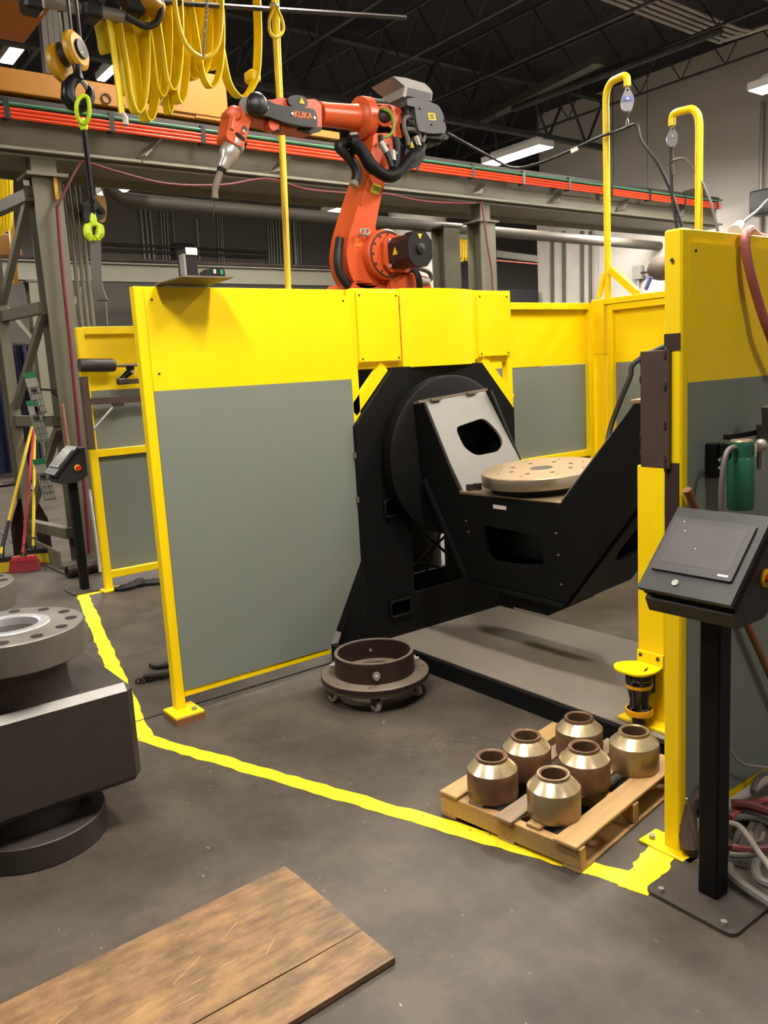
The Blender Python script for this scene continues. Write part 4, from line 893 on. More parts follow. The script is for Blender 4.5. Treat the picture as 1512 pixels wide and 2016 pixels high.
# forearm
ax_ = (r(640, 226)-r(712, 233)).normalized(); fl = r(712, 233)
obj('forearm_tube', MB().lathe([(.105, 0), (.090, .04), (.083, .10), (.078, .30), (.080, .36)], fl, ax_, 32), 'robot_orange', rb)
obj('forearm_flange', MB().lathe([(.10, .045), (.140, .02), (.142, .0), (.142, -.05)], fl, ax_, 40), 'robot_orange', rb)
for i in range(14):
    a_ = i*2*PI/14; u_, w_ = frame(ax_); obj('flange_screw', bolt(fl+ax_*.02+(u_*math.cos(a_)+w_*math.sin(a_))*.122, ax_, .009, .008), 'dark_steel', rb)
obj('gear_housing', MB().lathe([(.132, -.05), (.136, -.06), (.136, -.17), (.125, -.185), (.0, -.185)], fl, ax_, 36), 'black_paint', rb)
pr_([(742, 203), (770, 206), (790, 214), (793, 240), (786, 245), (793, 272), (776, 272), (770, 250), (755, 246), (742, 240)], -.12, .26, 'elbow_housing', 'robot_orange', rnd=.02)
obj('elbow_cap', MB().lathe([(.05, 0), (.048, .03), (.03, .045), (.0, .05)], r(755, 229, -.13), (-.3, -1, 0), 20), 'brown_steel', rb)
obj('elbow_ring', MB().torus(r(756, 229, -.14), (-.3, -1, 0), .058, .012, 20, 6), 'robot_orange', rb)
obj('earth_cable', MB().tube([r(753, 214, -.19), r(766, 221, -.19), r(774, 236, -.19), r(775, 252, -.19), r(769, 265, -.19), r(757, 271, -.17)], .010, 8, sm=5), 'earth_cable', rb)
body = [(492, 214), (505, 196), (538, 196), (552, 191), (574, 197), (606, 195), (622, 195), (633, 206), (634, 254), (618, 262), (590, 253), (566, 254), (548, 247), (520, 238), (498, 234)]
pr_(body, -.075, .16, 'forearm_body', 'robot_orange', rnd=.02)
pr_([(567, 192), (574, 188), (590, 187), (603, 192), (607, 207), (600, 212), (580, 212), (568, 204)], -.10, .18, 'hand_motor', 'black_plastic', rnd=.02)
warn(r(594, 199, -.103), (1, 0, 0), (0, 0, 1), .04)
cover = [(492, 208), (493, 198), (499, 190), (508, 187), (518, 190), (528, 197), (542, 205), (575, 210), (612, 213), (621, 217), (625, 230), (625, 249), (618, 251), (596, 248), (570, 243), (545, 235), (525, 228), (508, 225), (497, 220)]
cv = pr_(cover, -.135, .06, 'arm_cover', 'black_plastic', rnd=.02)
obj('cover_knuckle', MB().ball(r(507, 205, -.125), .072, (1, .6, 1), 20), 'black_plastic', rb)
u_ = (r(625, 232)-r(545, 222)); u_ = V((u_.x, 0, u_.z)).normalized(); v_ = V((-u_.z, 0, u_.x))
obj('brand_letters', MB().text('KUKA', r(597, 227, -.1375), u_, v_, .052, bold=.035), 'brand_orange', rb, 'orange maker name in capital letters')
for x, y in ((526, 211), (575, 224), (619, 232)): obj('cover_screw', bolt(r(x, y, -.136), (0, -1, 0), .010, .005), 'bright_steel', rb)
pr_([(529, 236), (551, 236), (550, 251), (540, 258), (531, 253)], -.10, .07, 'lower_knob', 'robot_orange', rnd=.015)
obj('knob_cap', MB().cyl(r(541, 250, -.06), r(541, 258, -.06), .04, n=16), 'black_plastic', rb)
pr_([(595, 247), (634, 250), (632, 258), (612, 262), (588, 256)], -.085, .03, 'lower_rib', 'dark_steel')
# wrist and torch
wr = [(455, 220), (458, 211), (466, 208), (480, 206), (492, 211), (497, 224), (494, 238), (488, 262), (480, 290), (462, 284), (444, 270), (450, 248)]
pr_(wr, -.07, .14, 'wrist', 'robot_orange', rnd=.025)
obj('wrist_cover', MB().lathe([(.0, -.01), (.036, 0), (.048, .015), (.048, .14), (.0, .15)], r(463, 222, -.08), (.15, 1, 0), 24), 'robot_orange', rb)
obj('joint_cap', MB().cyl(r(486, 208, -.09), r(486, 208, .09), .05, n=24), 'galvanised', rb)
obj('wrist_bar', MB().tube([r(470, 212, -.072), r(460, 235, -.072), r(456, 255, -.072)], .014, 8), 'robot_orange', rb)
obj('wrist_screw', bolt(r(481, 254, -.07), (0, -1, 0), .02, .006), 'dark_steel', rb)
obj('wrist_screw', bolt(r(479, 259, -.072), (0, -1, 0), .012, .01), 'bright_steel', rb)
ta, tb_ = r(464, 272), r(437, 333); td = (tb_-ta); TL = td.length
obj('tool_flange', MB().lathe([(.0, -.01), (.078, 0), (.080, .02), (.0, .03)], ta, td, 28), 'black_paint', rb)
obj('torch_body', MB().lathe([(.0, .028), (.074, .03), (.072, .06), (.058, .075), (.060, .12), (.048, .145), (.036, .17), (.036, .21), (.028, .225), (.0, .23)], ta, td, 28), 'bright_steel', rb, 'silver torch mount')
obj('side_disc', MB().cyl(ta+td*.56+V((.055, 0, .02)), ta+td*.62+V((.085, -.01, .03)), .034, n=20), 'cone_steel', rb)
obj('torch_collar', MB().lathe([(.0, .225), (.03, .228), (.027, .25), (.0, .255)], ta, td, 20), 'black_paint', rb)
obj('torch_neck', MB().tube([r(437, 332), r(433, 342), r(428, 356), r(424, 372), r(423, 391)], [.018, .021, .022, .022, .021, .021, .020, .022], 14, sm=5), 'dusty_steel', rb, 'curved dull torch neck')
obj('welding_wire', MB().cyl(r(423, 390), r(420, 430), .003, n=5), 'brown_steel', rb)
# hoses and dress pack
obj('drain_elbow', MB().tube([r(697, 283, -.1), r(675, 283, -.1), r(668, 290, -.1), r(683, 306, -.1), r(698, 325, -.1), r(703, 342, -.1), r(700, 358, -.1)], .035, 12, sm=5), 'black_rubber', rb)
obj('elbow_end', MB().cyl(r(700, 356, -.1), r(695, 366, -.1), .03, n=14), 'galvanised', rb)
obj('dress_pack', MB().tube([r(693, 280, -.16), r(702, 286, -.2), r(716, 302, -.22), r(730, 325, -.24), r(748, 340, -.25), r(768, 347, -.25), r(790, 334, -.25), r(806, 314, -.24), r(822, 300, -.2), r(830, 288, -.16)], [.036, .042, .045, .04, .044, .036, .042, .036], 12, sm=5), 'black_paint', rb, 'shiny black hose pack')
obj('pack_collar', MB().cyl(r(690, 284, -.15), r(704, 282, -.17), .07, n=20), 'black_paint', rb)
for a_, b_ in (((750, 280), (761, 300)), ((772, 298), (774, 318))):
    obj('hose_fitting', MB().cyl(r(*a_, -.2), r(*b_, -.22), .024, n=14), 'galvanised', rb)
    obj('fitting_nut', MB().cyl(r(a_[0]+2, a_[1]+4, -.2), r(a_[0]+4, a_[1]+8, -.2), .03, n=6), 'bright_steel', rb)
obj('feed_hose', MB().tube([r(749, 268, -.18), r(752, 284, -.2), r(765, 310, -.22), r(772, 330, -.24)], .02, 8, sm=4), 'black_rubber', rb)
obj('feed_hose', MB().tube([r(779, 272, -.16), r(781, 295, -.18), r(780, 325, -.22), r(777, 340, -.24)], .026, 8, sm=4), 'black_rubber', rb)
obj('elbow_motor', MB().span(r(787, 273, -.02), r(785, 300, -.02), .12, .12, bev=.02), 'black_plastic', rb)
for P in (((815, 230), (802, 230), (795, 238), (796, 255), (803, 275), (804, 287)), ((810, 241), (826, 243), (836, 252), (835, 270), (826, 290), (818, 303)), ((800, 254), (816, 256), (825, 265), (822, 280))):
    obj('grey_hose', MB().tube([r(x, y, -.16) for x, y in P], .017, 8, sm=5), 'hose_grey', rb)
pr_([(800, 282), (818, 280), (836, 288), (838, 305), (826, 328), (808, 330), (796, 312)], -.14, .12, 'hose_bracket', 'black_plastic', rnd=.02)
obj('bracket_plate', MB().span(r(818, 268, -.19), r(826, 288, -.19), .035, .012), 'white_label', rb)
warn(r(811, 286, -.142), (1, 0, 0), (0, 0, 1), .045, 'yellow_label')
# wire feeder
feeder = [(801, 194), (818, 192), (842, 198), (864, 208), (872, 222), (876, 240), (879, 253), (877, 262), (850, 263), (825, 258), (820, 240), (817, 210), (802, 208)]
pr_(feeder, -.20, .30, 'wire_feeder', 'feeder_grey', rnd=.015, label='dark grey wire feeder box')
pr_([(800, 208), (817, 209), (820, 250), (806, 252), (796, 240), (794, 222)], -.15, .22, 'connector_block', 'black_plastic')
for k, (x, y) in enumerate(((803, 214), (809, 216), (803, 224), (810, 226), (806, 240))): obj('connector', MB().cyl(r(x, y, -.16), r(x-4, y, -.16), .02, n=10), 'dark_steel', rb)
for x, y in ((826, 214), (849, 246), (874, 238)): obj('case_screw', bolt(r(x, y, -.2), (0, -1, 0), .008, .004), 'gap_black', rb)
pr_([(822, 258), (877, 262), (884, 270), (880, 275), (838, 270), (822, 266)], -.17, .22, 'feeder_base', 'black_plastic')
pr_([(841, 269), (872, 274), (866, 284), (842, 281)], -.12, .12, 'base_bracket', 'dark_steel')
pr_([(774, 150), (798, 153), (836, 164), (846, 173), (852, 182), (850, 198), (801, 188), (798, 191), (793, 190), (797, 170)], -.12, .26, 'feeder_lid', 'cap_grey', label='pale grey lid')
pr_([(803, 172), (850, 184), (849, 196), (801, 187)], -.122, .004, 'lid_panel', 'feeder_grey')
pr_([(842, 222), (856, 223), (859, 237), (845, 236)], -.2025, .003, 'maker_badge', 'warn_yellow', label='small yellow maker badge')
pr_([(845.5, 225), (854, 225.7), (855.5, 234), (847.5, 233.3)], -.2045, .002, 'badge_mark', 'dark_mark')
for k in range(2): pr_([(846.6, 227.3+k*2.6), (854.2, 228+k*2.6), (854.5, 229.2+k*2.6), (846.9, 228.5+k*2.6)], -.2055, .001, 'badge_stripe', 'warn_yellow')
obj('side_cable', MB().tube([r(669, 470, -.02), r(665, 505, -.05), r(668, 535, -.05), r(682, 558, -.05), r(700, 575, -.05)], .03, 10, sm=5), 'black_rubber', rb)

# ------------------------------------------------------------------ things standing on the screens
gs = thing('screen_shelf', 'small bent dusty steel shelf fixed on top of the main screen', 'shelf', at(375, 558, Y=3.72))
S = lambda x, y, d=0: at(x, y, Y=3.70+d)
pA, pB = S(328, 560), S(432, 556)
obj('shelf_plate', MB().prism([V((1.64, 3.60, 2.122)), V((1.895, 3.60, 2.122)), V((1.86, 3.84, 2.108)), V((1.66, 3.84, 2.108))], (0, 0, .007)), 'dusty_steel', gs)
obj('shelf_wing', MB().prism([V((1.57, 3.72, 2.104)), V((1.64, 3.60, 2.122)), V((1.66, 3.84, 2.108)), V((1.60, 3.84, 2.104))], (0, 0, .005)), 'dusty_steel', gs)
db = thing('black_controller', 'upright black box with white label standing on the screen shelf', 'box', (1.72, 3.70, 2.13))
obj('case', MB().box((1.725, 3.72, 2.195), (.06, .09, .13), bev=.004), 'black_plastic', db)
obj('terminal_strip', MB().box((1.692, 3.70, 2.185), (.012, .05, .10), bev=.002), 'galvanised', db)
obj('white_label', MB().box((1.727, 3.672, 2.247), (.056, .004, .032)), 'white_label', db)
pb_ = thing('push_button_box', 'low rounded control box with green button lying on the screen shelf', 'box', (1.84, 3.68, 2.13))
obj('case', MB().prism(rounded([V((1.775, 3.64, 2.131)), V((1.875, 3.64, 2.131)), V((1.87, 3.64, 2.172)), V((1.80, 3.64, 2.172)), V((1.778, 3.64, 2.155))], .015), (0, .08, 0)), 'black_plastic', pb_)
obj('green_button', MB().box((1.853, 3.637, 2.152), (.014, .008, .024), bev=.002), 'chart_green', pb_)
obj('white_button', MB().box((1.818, 3.637, 2.154), (.012, .008, .02), bev=.002), 'white_label', pb_)

# ------------------------------------------------------------------ operator consoles
def console(x, y, label):
    t = thing('operator_console', label, 'console', (x, y, 0), 'operator consoles on black posts')
    o = V((x, y, 0)); P = lambda a, b, c: o+V((a, b, c))
    obj('base_plate', MB().prism(rounded([P(-.12, -.15, 0), P(.15, -.15, 0), P(.15, .15, 0), P(-.12, .15, 0)], .03), (0, 0, .012)), 'dusty_plate', t)
    for a, b in ((-.095, .105), (-.095, -.105), (.12, .105)): obj('anchor_bolt', bolt(P(a, b, .012), (0, 0, 1), .010, .012), 'galvanised', t)
    obj('post', MB().box(P(.02, 0, .49), (.066, .066, .96), bev=.006), 'black_paint', t)
    bx = [(-.125, .955), (-.105, .915), (.03, .915), (.11, .96), (.11, 1.185), (.065, 1.185)]
    obj('housing', MB().prism([P(a, -.138, z) for a, z in bx], (0, .276, 0)), 'console_black', t)
    d1 = V((.2, 0, .202)).normalized(); nn = V((-d1.z, 0, d1.x)); e0 = P(-.145, 0, .985)
    def pl(s0, s1, y0, y1, h0, h1, rr=0):
        pts = [e0+d1*s0+V((0, y0, 0))+nn*h0, e0+d1*s0+V((0, y1, 0))+nn*h0, e0+d1*s1+V((0, y1, 0))+nn*h0, e0+d1*s1+V((0, y0, 0))+nn*h0]
        return MB().prism(rounded(pts, rr) if rr else pts, nn*(h1-h0))
    lid = obj('lid', pl(0, .290, -.145, .145, -.004, .012), 'console_black', t)
    obj('lid_edge', pl(.006, .284, -.142, .142, -.03, -.004), 'black_paint', t)
    bz = obj('touch_screen', pl(.065, .250, -.122, .128, .012, .021, .006), 'bezel_grey', t)
    obj('display', pl(.092, .232, -.103, .108, .021, .0215), 'screen_glass', bz)
    obj('maker_strip', pl(.076, .082, -.108, -.078, .021, .0214), 'white_label', bz)
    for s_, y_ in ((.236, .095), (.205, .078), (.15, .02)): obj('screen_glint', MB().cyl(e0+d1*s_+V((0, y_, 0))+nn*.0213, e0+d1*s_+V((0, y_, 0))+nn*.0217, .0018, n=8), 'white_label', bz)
    obj('lock', MB().cyl(e0+d1*.035+V((0, .035, 0))+nn*.012, e0+d1*.035+V((0, .035, 0))+nn*.016, .010, n=16), 'galvanised', t)
    q = P(.035, -.138, 1.03)
    ps_ = obj('stop_plate', MB().cyl(q, q+V((0, -.005, 0)), .026, n=24), 'warn_yellow', t)
    obj('stop_button', MB().lathe([(.012, 0), (.012, .012), (.020, .016), (.021, .026), (.017, .032), (.0, .033)], q+V((0, -.005, 0)), (0, -1, 0), 20), 'red_button', t, 'red emergency stop button')
    return t
console(2.128, 1.288, 'black operator console with touch screen in front of the right screen')
c2_ = console(1.99, 6.90, 'black operator console with orange stop button beside the latticed column')

# ------------------------------------------------------------------ ring on a round dolly
DX, DY = 2.372, 3.335
dl = thing('round_dolly', 'round steel dolly on casters on the floor in the cell mouth', 'dolly', (DX, DY, 0))
obj('dolly_plate', MB().lathe([(.12, .084), (.264, .084), (.266, .087), (.266, .1), (.12, .1)], (DX+.0, DY, 0), n=56, closed=True), 'dusty_steel', dl)
for a_ in (math.radians(x) for x in (235, 160, 310, 60)):
    c_ = V((DX+math.cos(a_)*.222, DY+math.sin(a_)*.222, 0))
    k = obj('caster', MB().box(c_+V((0, 0, .082)), (.05, .04, .005)).box(c_+V((-.018, 0, .056)), (.004, .032, .05)).box(c_+V((.018, 0, .056)), (.004, .032, .05)), 'dark_steel', dl)
    obj('caster_wheel', MB().lathe([(.007, -.014), (.026, -.014), (.031, -.008), (.031, .008), (.026, .014), (.007, .014)], c_+V((0, 0, .031)), (1, .25, 0), 20, closed=True), 'bright_steel', k)
    obj('wheel_axle', MB().cyl(c_+V((-.024, -.005, .031)), c_+V((.024, .005, .031)), .008, n=8), 'galvanised', k)
rg = thing('flanged_ring', 'brown steel ring with wide dusty flange resting on the round dolly', 'ring', (DX+.008, DY, .1))
obj('flange', MB().lathe([(.14, .1005), (.276, .1005), (.279, .104), (.279, .126), (.275, .13), (.14, .13)], (DX+.008, DY, 0), n=64, closed=True), 'dusty_steel', rg)
obj('flange_edge', MB().lathe([(.278, .103), (.2805, .105), (.2805, .125), (.278, .127)], (DX+.008, DY, 0), n=64, closed=True), 'brown_steel', rg)
obj('ring_wall', MB().lathe([(.187, .13), (.206, .13), (.206, .232), (.203, .236), (.190, .236), (.187, .232)], (DX+.008, DY, 0), n=64, closed=True), 'brown_steel', rg)
obj('ring_rim', MB().lathe([(.189, .2355), (.2045, .2355), (.2045, .2372), (.189, .2372)], (DX+.008, DY, 0), n=64, closed=True), 'dusty_steel', rg)
for a_, ln in ((236, .055), (325, .03), (150, .03), (60, .03)):
    q = math.radians(a_); d_ = V((math.cos(q), math.sin(q), 0)); c_ = V((DX+.008, DY, .178))+d_*.2
    bb = obj('clamp_bolt', MB().cyl(c_, c_+d_*.014, .02, n=14).cyl(c_, c_+d_*ln, .0105, n=12), 'galvanised', rg)
    obj('bolt_tip', MB().cyl(c_-d_*.012, c_-d_*.022, .008, n=10), 'bright_steel', rg)
for a_ in (228, 330, 120, 40, 185):
    q = math.radians(a_); c_ = V((DX+.008+math.cos(q)*.25, DY+math.sin(q)*.25, .1305)); obj('flange_hole', MB().cyl(c_, c_+V((0, 0, .0006)), .006, n=10), 'gap_black', rg)

# ------------------------------------------------------------------ pallet and steel reducers
PO = V((1.845, 2.213, 0)); PA = math.radians(-81.6); e1 = V((math.cos(PA), math.sin(PA), 0)); e2 = V((-e1.y, e1.x, 0)); 
pt = thing('wooden_pallet', 'small wooden pallet with missing boards beside the right screen post', 'pallet', PO)
def pbox(a0, a1, b0, b1, z0, z1, m, name, rr=.003, tilt=0):
    c_ = PO+e1*(a0+a1)/2+e2*(b0+b1)/2+V((0, 0, (z0+z1)/2))
    R = Matrix((e2, -e1, V((0, 0, 1)))).transposed()
    return obj(name, MB().box((0, 0, 0), (b1-b0, a1-a0, z1-z0), bev=rr), m, pt), c_, R
def plank(a0, a1, b0, b1, z0, z1, m='pale_wood', name='deck_board', rz=0):
    o = obj(name, MB().box((0, 0, 0), (b1-b0, a1-a0, z1-z0), bev=.0025), m, pt)
    o.location = e1*(a0+a1)/2+e2*(b0+b1)/2+V((0, 0, (z0+z1)/2)); o.rotation_euler = (0, 0, math.atan2(e2.y, e2.x)+rz); return o
# helper keeps the part's own origin so grain runs along each board
def _fix():
    for o in pt.children: 
        me = o.data; c = sum((v.co for v in me.vertices), V())/len(me.vertices); me.transform(Matrix.Translation(-c))
for b0 in (.0, .36, .715):
    o = plank(0, .594, b0, b0+.036, .014, .086, 'pale_wood', 'stringer')
    o.data.transform(Matrix.Rotation(0, 4, 'Z'))
for a0, a1, b0, b1, m in ((0, .085, -.006, .76, 'pale_wood'), (.125, .19, .01, .76, 'grey_wood'), (.262, .335, -.02, .76, 'grey_wood'), (.375, .43, .012, .76, 'pale_wood'), (.498, .588, -.012, .76, 'pale_wood')):
    plank(a0, a1, b0, b1, .0865, .1, m)
for a0, a1 in ((0, .07), (.26, .33), (.524, .594)): plank(a0, a1, 0, .755, 0, .0135, 'pale_wood', 'bottom_board')
_fix()
cans = [((1.969, 2.06), 'steel reducer at the front left corner of the pallet, rusty brown body', 'can_rust'), ((2.185, 2.092), 'steel reducer second from the left with tan cone, behind the front left one', 'can_rust'),
        ((2.03, 1.82), 'steel reducer nearest the camera, with clean bright body', 'can_steel'), ((2.455, 2.06), 'steel reducer farthest from the camera at the back of the pallet', 'can_rust'),
        ((2.267, 1.88), 'steel reducer in the middle of the pallet, behind the nearest one', 'can_rust'), ((2.505, 1.835), 'steel reducer at the right, touching the edge of the yellow post in view', 'can_steel')]
for (x, y), lb, m in cans:
    t = thing('pipe_reducer', lb, 'reducer', (x, y, .1), 'steel reducers on the pallet')
    obj('body', MB().lathe([(.080, .1005), (.092, .1005), (.093, .104), (.093, .200), (.0915, .203), (.080, .194)], (x, y, 0), n=56, closed=True), m, t)
    obj('cone', MB().lathe([(.0915, .203), (.0585, .236), (.0565, .2375), (.047, .237), (.047, .21), (.080, .196)], (x, y, 0), n=56, closed=True), 'cone_steel', t)
    obj('neck', MB().lathe([(.0565, .2365), (.0570, .2475), (.0555, .25), (.0500, .25), (.047, .247), (.047, .228)], (x, y, 0), n=56, closed=True), 'can_rust' if m == 'can_rust' else 'can_steel', t)
    obj('bore', MB().lathe([(.046, .246), (.046, .125), (.044, .125), (.044, .246)], (x, y, 0), n=40, closed=True), 'can_rust', t)

# ------------------------------------------------------------------ flanged steel blocks at the left
def flange_block(x, y, label):
    t = thing('flanged_block', label, 'casting', (x, y, 0), 'flanged steel blocks'); o = V((x, y, 0))
    obj('lower_flange', MB().lathe([(.10, 0), (.25, 0), (.254, .004), (.254, .092), (.250, .096), (.17, .10), (.10, .10)], o, n=64, closed=True), 'dark_steel', t)
    obj('lower_neck', MB().lathe([(.165, .09), (.155, .13), (.17, .19)], o, n=48), 'dark_steel', t)
    bl = MB(); bl.box(o+V((-.02, .09, .375)), (.75, .60, .39), bev=.028); obj('block', bl, 'dark_steel', t)
    # machined chamfers, bright
    for p, q in ((o+V((-.367, -.1965, .5555)), o+V((.327, -.1965, .5555))), (o+V((.3415, -.18, .5555)), o+V((.3415, .36, .5555)))):
        d_ = (q-p); n_ = V((0, -.707, .707)) if abs(d_.x) > abs(d_.y) else V((.707, 0, .707)); w_ = d_.normalized().cross(n_)*.0185
        obj('chamfer', MB().prism([p+w_, q+w_, q-w_, p-w_], n_*.0008), 'chamfer_steel' if abs(d_.x) > abs(d_.y) else 'dark_steel', t)
    obj('upper_neck', MB().lathe([(.185, .565), (.178, .60), (.178, .715)], o, n=48), 'dark_steel', t)
    ft_ = obj('upper_flange', MB().lathe([(.100, .71), (.250, .71), (.254, .714), (.254, .818), (.25, .822), (.150, .824), (.140, .827), (.106, .826), (.100, .82)], o, n=72, closed=True), 'cast_steel', t)
    obj('raised_face', MB().lathe([(.099, .80), (.099, .828), (.104, .831), (.136, .830), (.141, .826), (.106, .822)], o, n=64, closed=True), 'mirror_steel', t, 'mirror bright sealing face')
    obj('bore', MB().lathe([(.099, .80), (.099, .5), (.0, .5)], o, n=40), 'dark_steel', t)
    for i in range(12):
        a_ = i*PI/6+.2; c_ = o+V((math.cos(a_)*.210, math.sin(a_)*.210, .8235)); obj('bolt_hole', MB().cyl(c_, c_+V((0, 0, .001)), .021, n=18), 'gap_black', t)
    return t
FB = flange_block(.632, 3.135, 'dark flanged steel block in front at the left edge')
f2 = dup(FB, (.60, 4.02, 0), 0, 'second flanged steel block, farther back at the left edge')

# ------------------------------------------------------------------ plywood sheet
py = thing('plywood_sheet', 'worn scratched plywood sheet lying on the floor at the bottom left', 'sheet', (.35, 2.0, 0))
obj('sheet', MB().prism([V((x, y, .004)) for x, y in ((-.55, 2.24), (.3, 2.268), (1.216, 2.298), (1.222, 2.2), (1.221, 1.86), (-.55, 1.845))], (0, 0, .018)), 'ply', py)
obj('split_edge', MB().prism([V((x, y, .004)) for x, y in ((-.55, 1.843), (1.0, 1.853), (1.221, 1.858), (1.224, 1.702), (.2, 1.672), (-.55, 1.652))], (0, 0, .0175)), 'ply', py)
for x, y, L_, a_ in ((.75, 2.05, .12, 1.1), (.55, 1.98, .16, 1.3), (.92, 2.12, .09, 1.0), (.98, 1.98, .07, .9), (.42, 2.1, .1, 1.2)):
    obj('scratch', MB().box((x, y, .0222), (.0025, L_, .0006), rz=-a_), 'pale_wood', py)

# ------------------------------------------------------------------ brooms, shovel and other tools at the left column
def broom(top, foot_, m, head, lb, grip=None, ang=0.3, hw=.30):
    t = thing('broom', lb, 'broom', foot_, 'brooms leaning on the latticed column'); top = V(top); foot_ = V(foot_); neck = foot_+V((0, 0, .17))
    obj('handle', MB().cyl(neck, top, .0155, n=10), m, t)
    if grip: obj('grip', MB().cyl(neck.lerp(top, grip[0]), neck.lerp(top, grip[1]), .0185, n=10), 'black_rubber', t)
    obj('socket', MB().cyl(neck-V((0, 0, .05)), neck+(top-neck).normalized()*.09, .026, .018, 12), 'black_plastic', t)
    u = V((math.cos(ang), math.sin(ang), 0)); w = V((-u.y, u.x, 0))
    P = lambda a, b, c: foot_+u*a+w*b+V((0, 0, c))
    obj('broom_head', MB().prism([P(-hw*.5, -.035, .10), P(hw*.5, -.035, .10), P(hw*.42, -.03, .14), P(-hw*.42, -.03, .14)], w*.07), 'black_plastic' if head != 'bristle_red' else 'broom_red', t)
    obj('bristles', MB().prism([P(-hw*.5, -.03, .10), P(hw*.5, -.03, .10), P(hw*.58, -.045, .004), P(-hw*.58, -.045, .004)], w*.075), head, t)
    return t
f_ = lambda x, y, z=0: at(x, y, Z=z)
B1 = f_(6, 1126); B2 = f_(50, 1124); B3 = f_(66, 1114)
broom(at(64, 835, Y=8.85), B1, 'broom_yellow', 'bristle_yellow', 'leftmost broom, yellow handle with black grip, standing left of the column', (.06, .24), -.35, .22)
broom(at(66, 845, Y=8.9), B2, 'broom_red', 'bristle_red', 'red handled broom standing between the two yellow ones', None, -.5, .24)
broom(at(68, 850, Y=9.0), B3+V((.05, .12, 0)), 'broom_yellow', 'bristle_yellow', 'right yellow broom without a grip, nearest the column', None, -.6, .30)
sv = thing('shovel', 'big brown steel shovel blade standing behind the latticed column', 'shovel', (2.3, 9.0, 0))
o_ = at(66, 1092, Z=0)
bl = MB(); n1, n2 = 8, 10; g = []
for j in range(n2+1):
    f = j/n2; row = []
    for i in range(n1+1):
        s_ = i/n1*2-1; w_ = .19*(1-.55*max(0, f-.55)/.45)
        row.append(bl.b.verts.new(o_+V((s_*w_+.02+.03*f, .02+.10*f+.06*(s_*s_-1)*-1+.06, .005+.56*f))))
    g.append(row)
for j in range(n2):
    for i in range(n1): bl.face((g[j][i], g[j][i+1], g[j+1][i+1], g[j+1][i]))
bmesh.ops.solidify(bl.b, geom=list(bl.b.faces), thickness=.006)
obj('blade', bl, 'brown_steel', sv)
obj('shaft', MB().cyl(o_+V((.05, .20, .5)), o_+V((.12, .34, 1.35)), .018, n=10), 'handle_wood', sv)
for k, (a_, b_, rr, m, lb) in enumerate((((122, 795), (166, 1095), .017, 'handle_wood', 'wooden tool handle leaning on the column behind the left console'),
                                         ((176, 965), (195, 1105), .016, 'galvanised', 'pale metal rod leaning behind the left yellow screen post'))):
    p, q = at(*a_, Y=7.75), at(*b_, Y=7.3 if k == 0 else 7.35)
    single('tool_handle', MB().cyl(V((q.x, q.y, .02)), p, rr, n=10), m, lb, 'handle')
single('steel_roller', MB().lathe([(.03, 0), (.055, 0), (.055, 1.1), (.03, 1.1)], f_(140, 1142)+V((0, .1, .055)), (1, .12, 0), 20, closed=True), 'brown_steel', 'dark steel tube lying on the floor behind the left console', 'tube')
single('floor_rod', MB().tube([f_(77, 1105, .01), f_(105, 1120, .01), f_(135, 1133, .01)], .008, 6, sm=3), 'dark_steel', 'thin dark rod lying on the floor near the brooms', 'rod')
single('floor_cloth', MB().tube([f_(225, 1160, .02), f_(250, 1156, .025), f_(275, 1148, .03), f_(300, 1147, .02), f_(330, 1144, .02)], [.02, .03, .035, .045, .03, .035, .02], 8, sm=5), 'black_rubber', 'dark crumpled strap on the floor under the left screen', 'strap')
# chart holders on the column
for k, (x, y, w_) in enumerate(((62, 735, 1), (67, 790, 1), (80, 905, .95))):
    Yc = 8.35-.2*0; a = [at(px, p_, Y=8.2) for px, p_ in ((x-16, y), (x+6, y-3), (x+32, y+78), (x+8, y+82))]
    t = thing('chart_holder', ('uppermost', 'middle', 'lowest')[k]+' of the three wire chart holders with green headed sheets on the column', 'holder', a[3])
    d_ = (a[1]-a[0]).cross(a[3]-a[0]).normalized()
    obj('sheet', MB().prism(a, d_*.006), 'chart_paper', t)
    h = [a[0], a[1], a[1].lerp(a[2], .13), a[0].lerp(a[3], .13)]; obj('header', MB().prism([p-d_*.003 for p in h], d_*.002).prism([p+d_*.007 for p in h], d_*.002), 'chart_green', t, 'green printed heading', kind='stuff')
    wires = MB()
    for f in (.35, .5, .65, .8, .95): wires.cyl(a[0].lerp(a[3], f)-d_*.006, a[1].lerp(a[2], f)-d_*.006, .004, n=4)
    for f in (.05, .35, .65, .95): wires.cyl((a[0].lerp(a[1], f)).lerp(a[3].lerp(a[2], f), .4)-d_*.006, a[3].lerp(a[2], f)-d_*.006, .004, n=4)
    obj('wire_pocket', wires, 'galvanised', t, kind='stuff')
    obj('clip', MB().box(a[0].lerp(a[2], .42)-d_*.012, (.05, .02, .03)), 'dark_steel', t)
    obj('arm', MB().span(a[1].lerp(a[2], .42), at(x+54, y+34, Y=8.0), .012, .02), 'dark_steel', t)
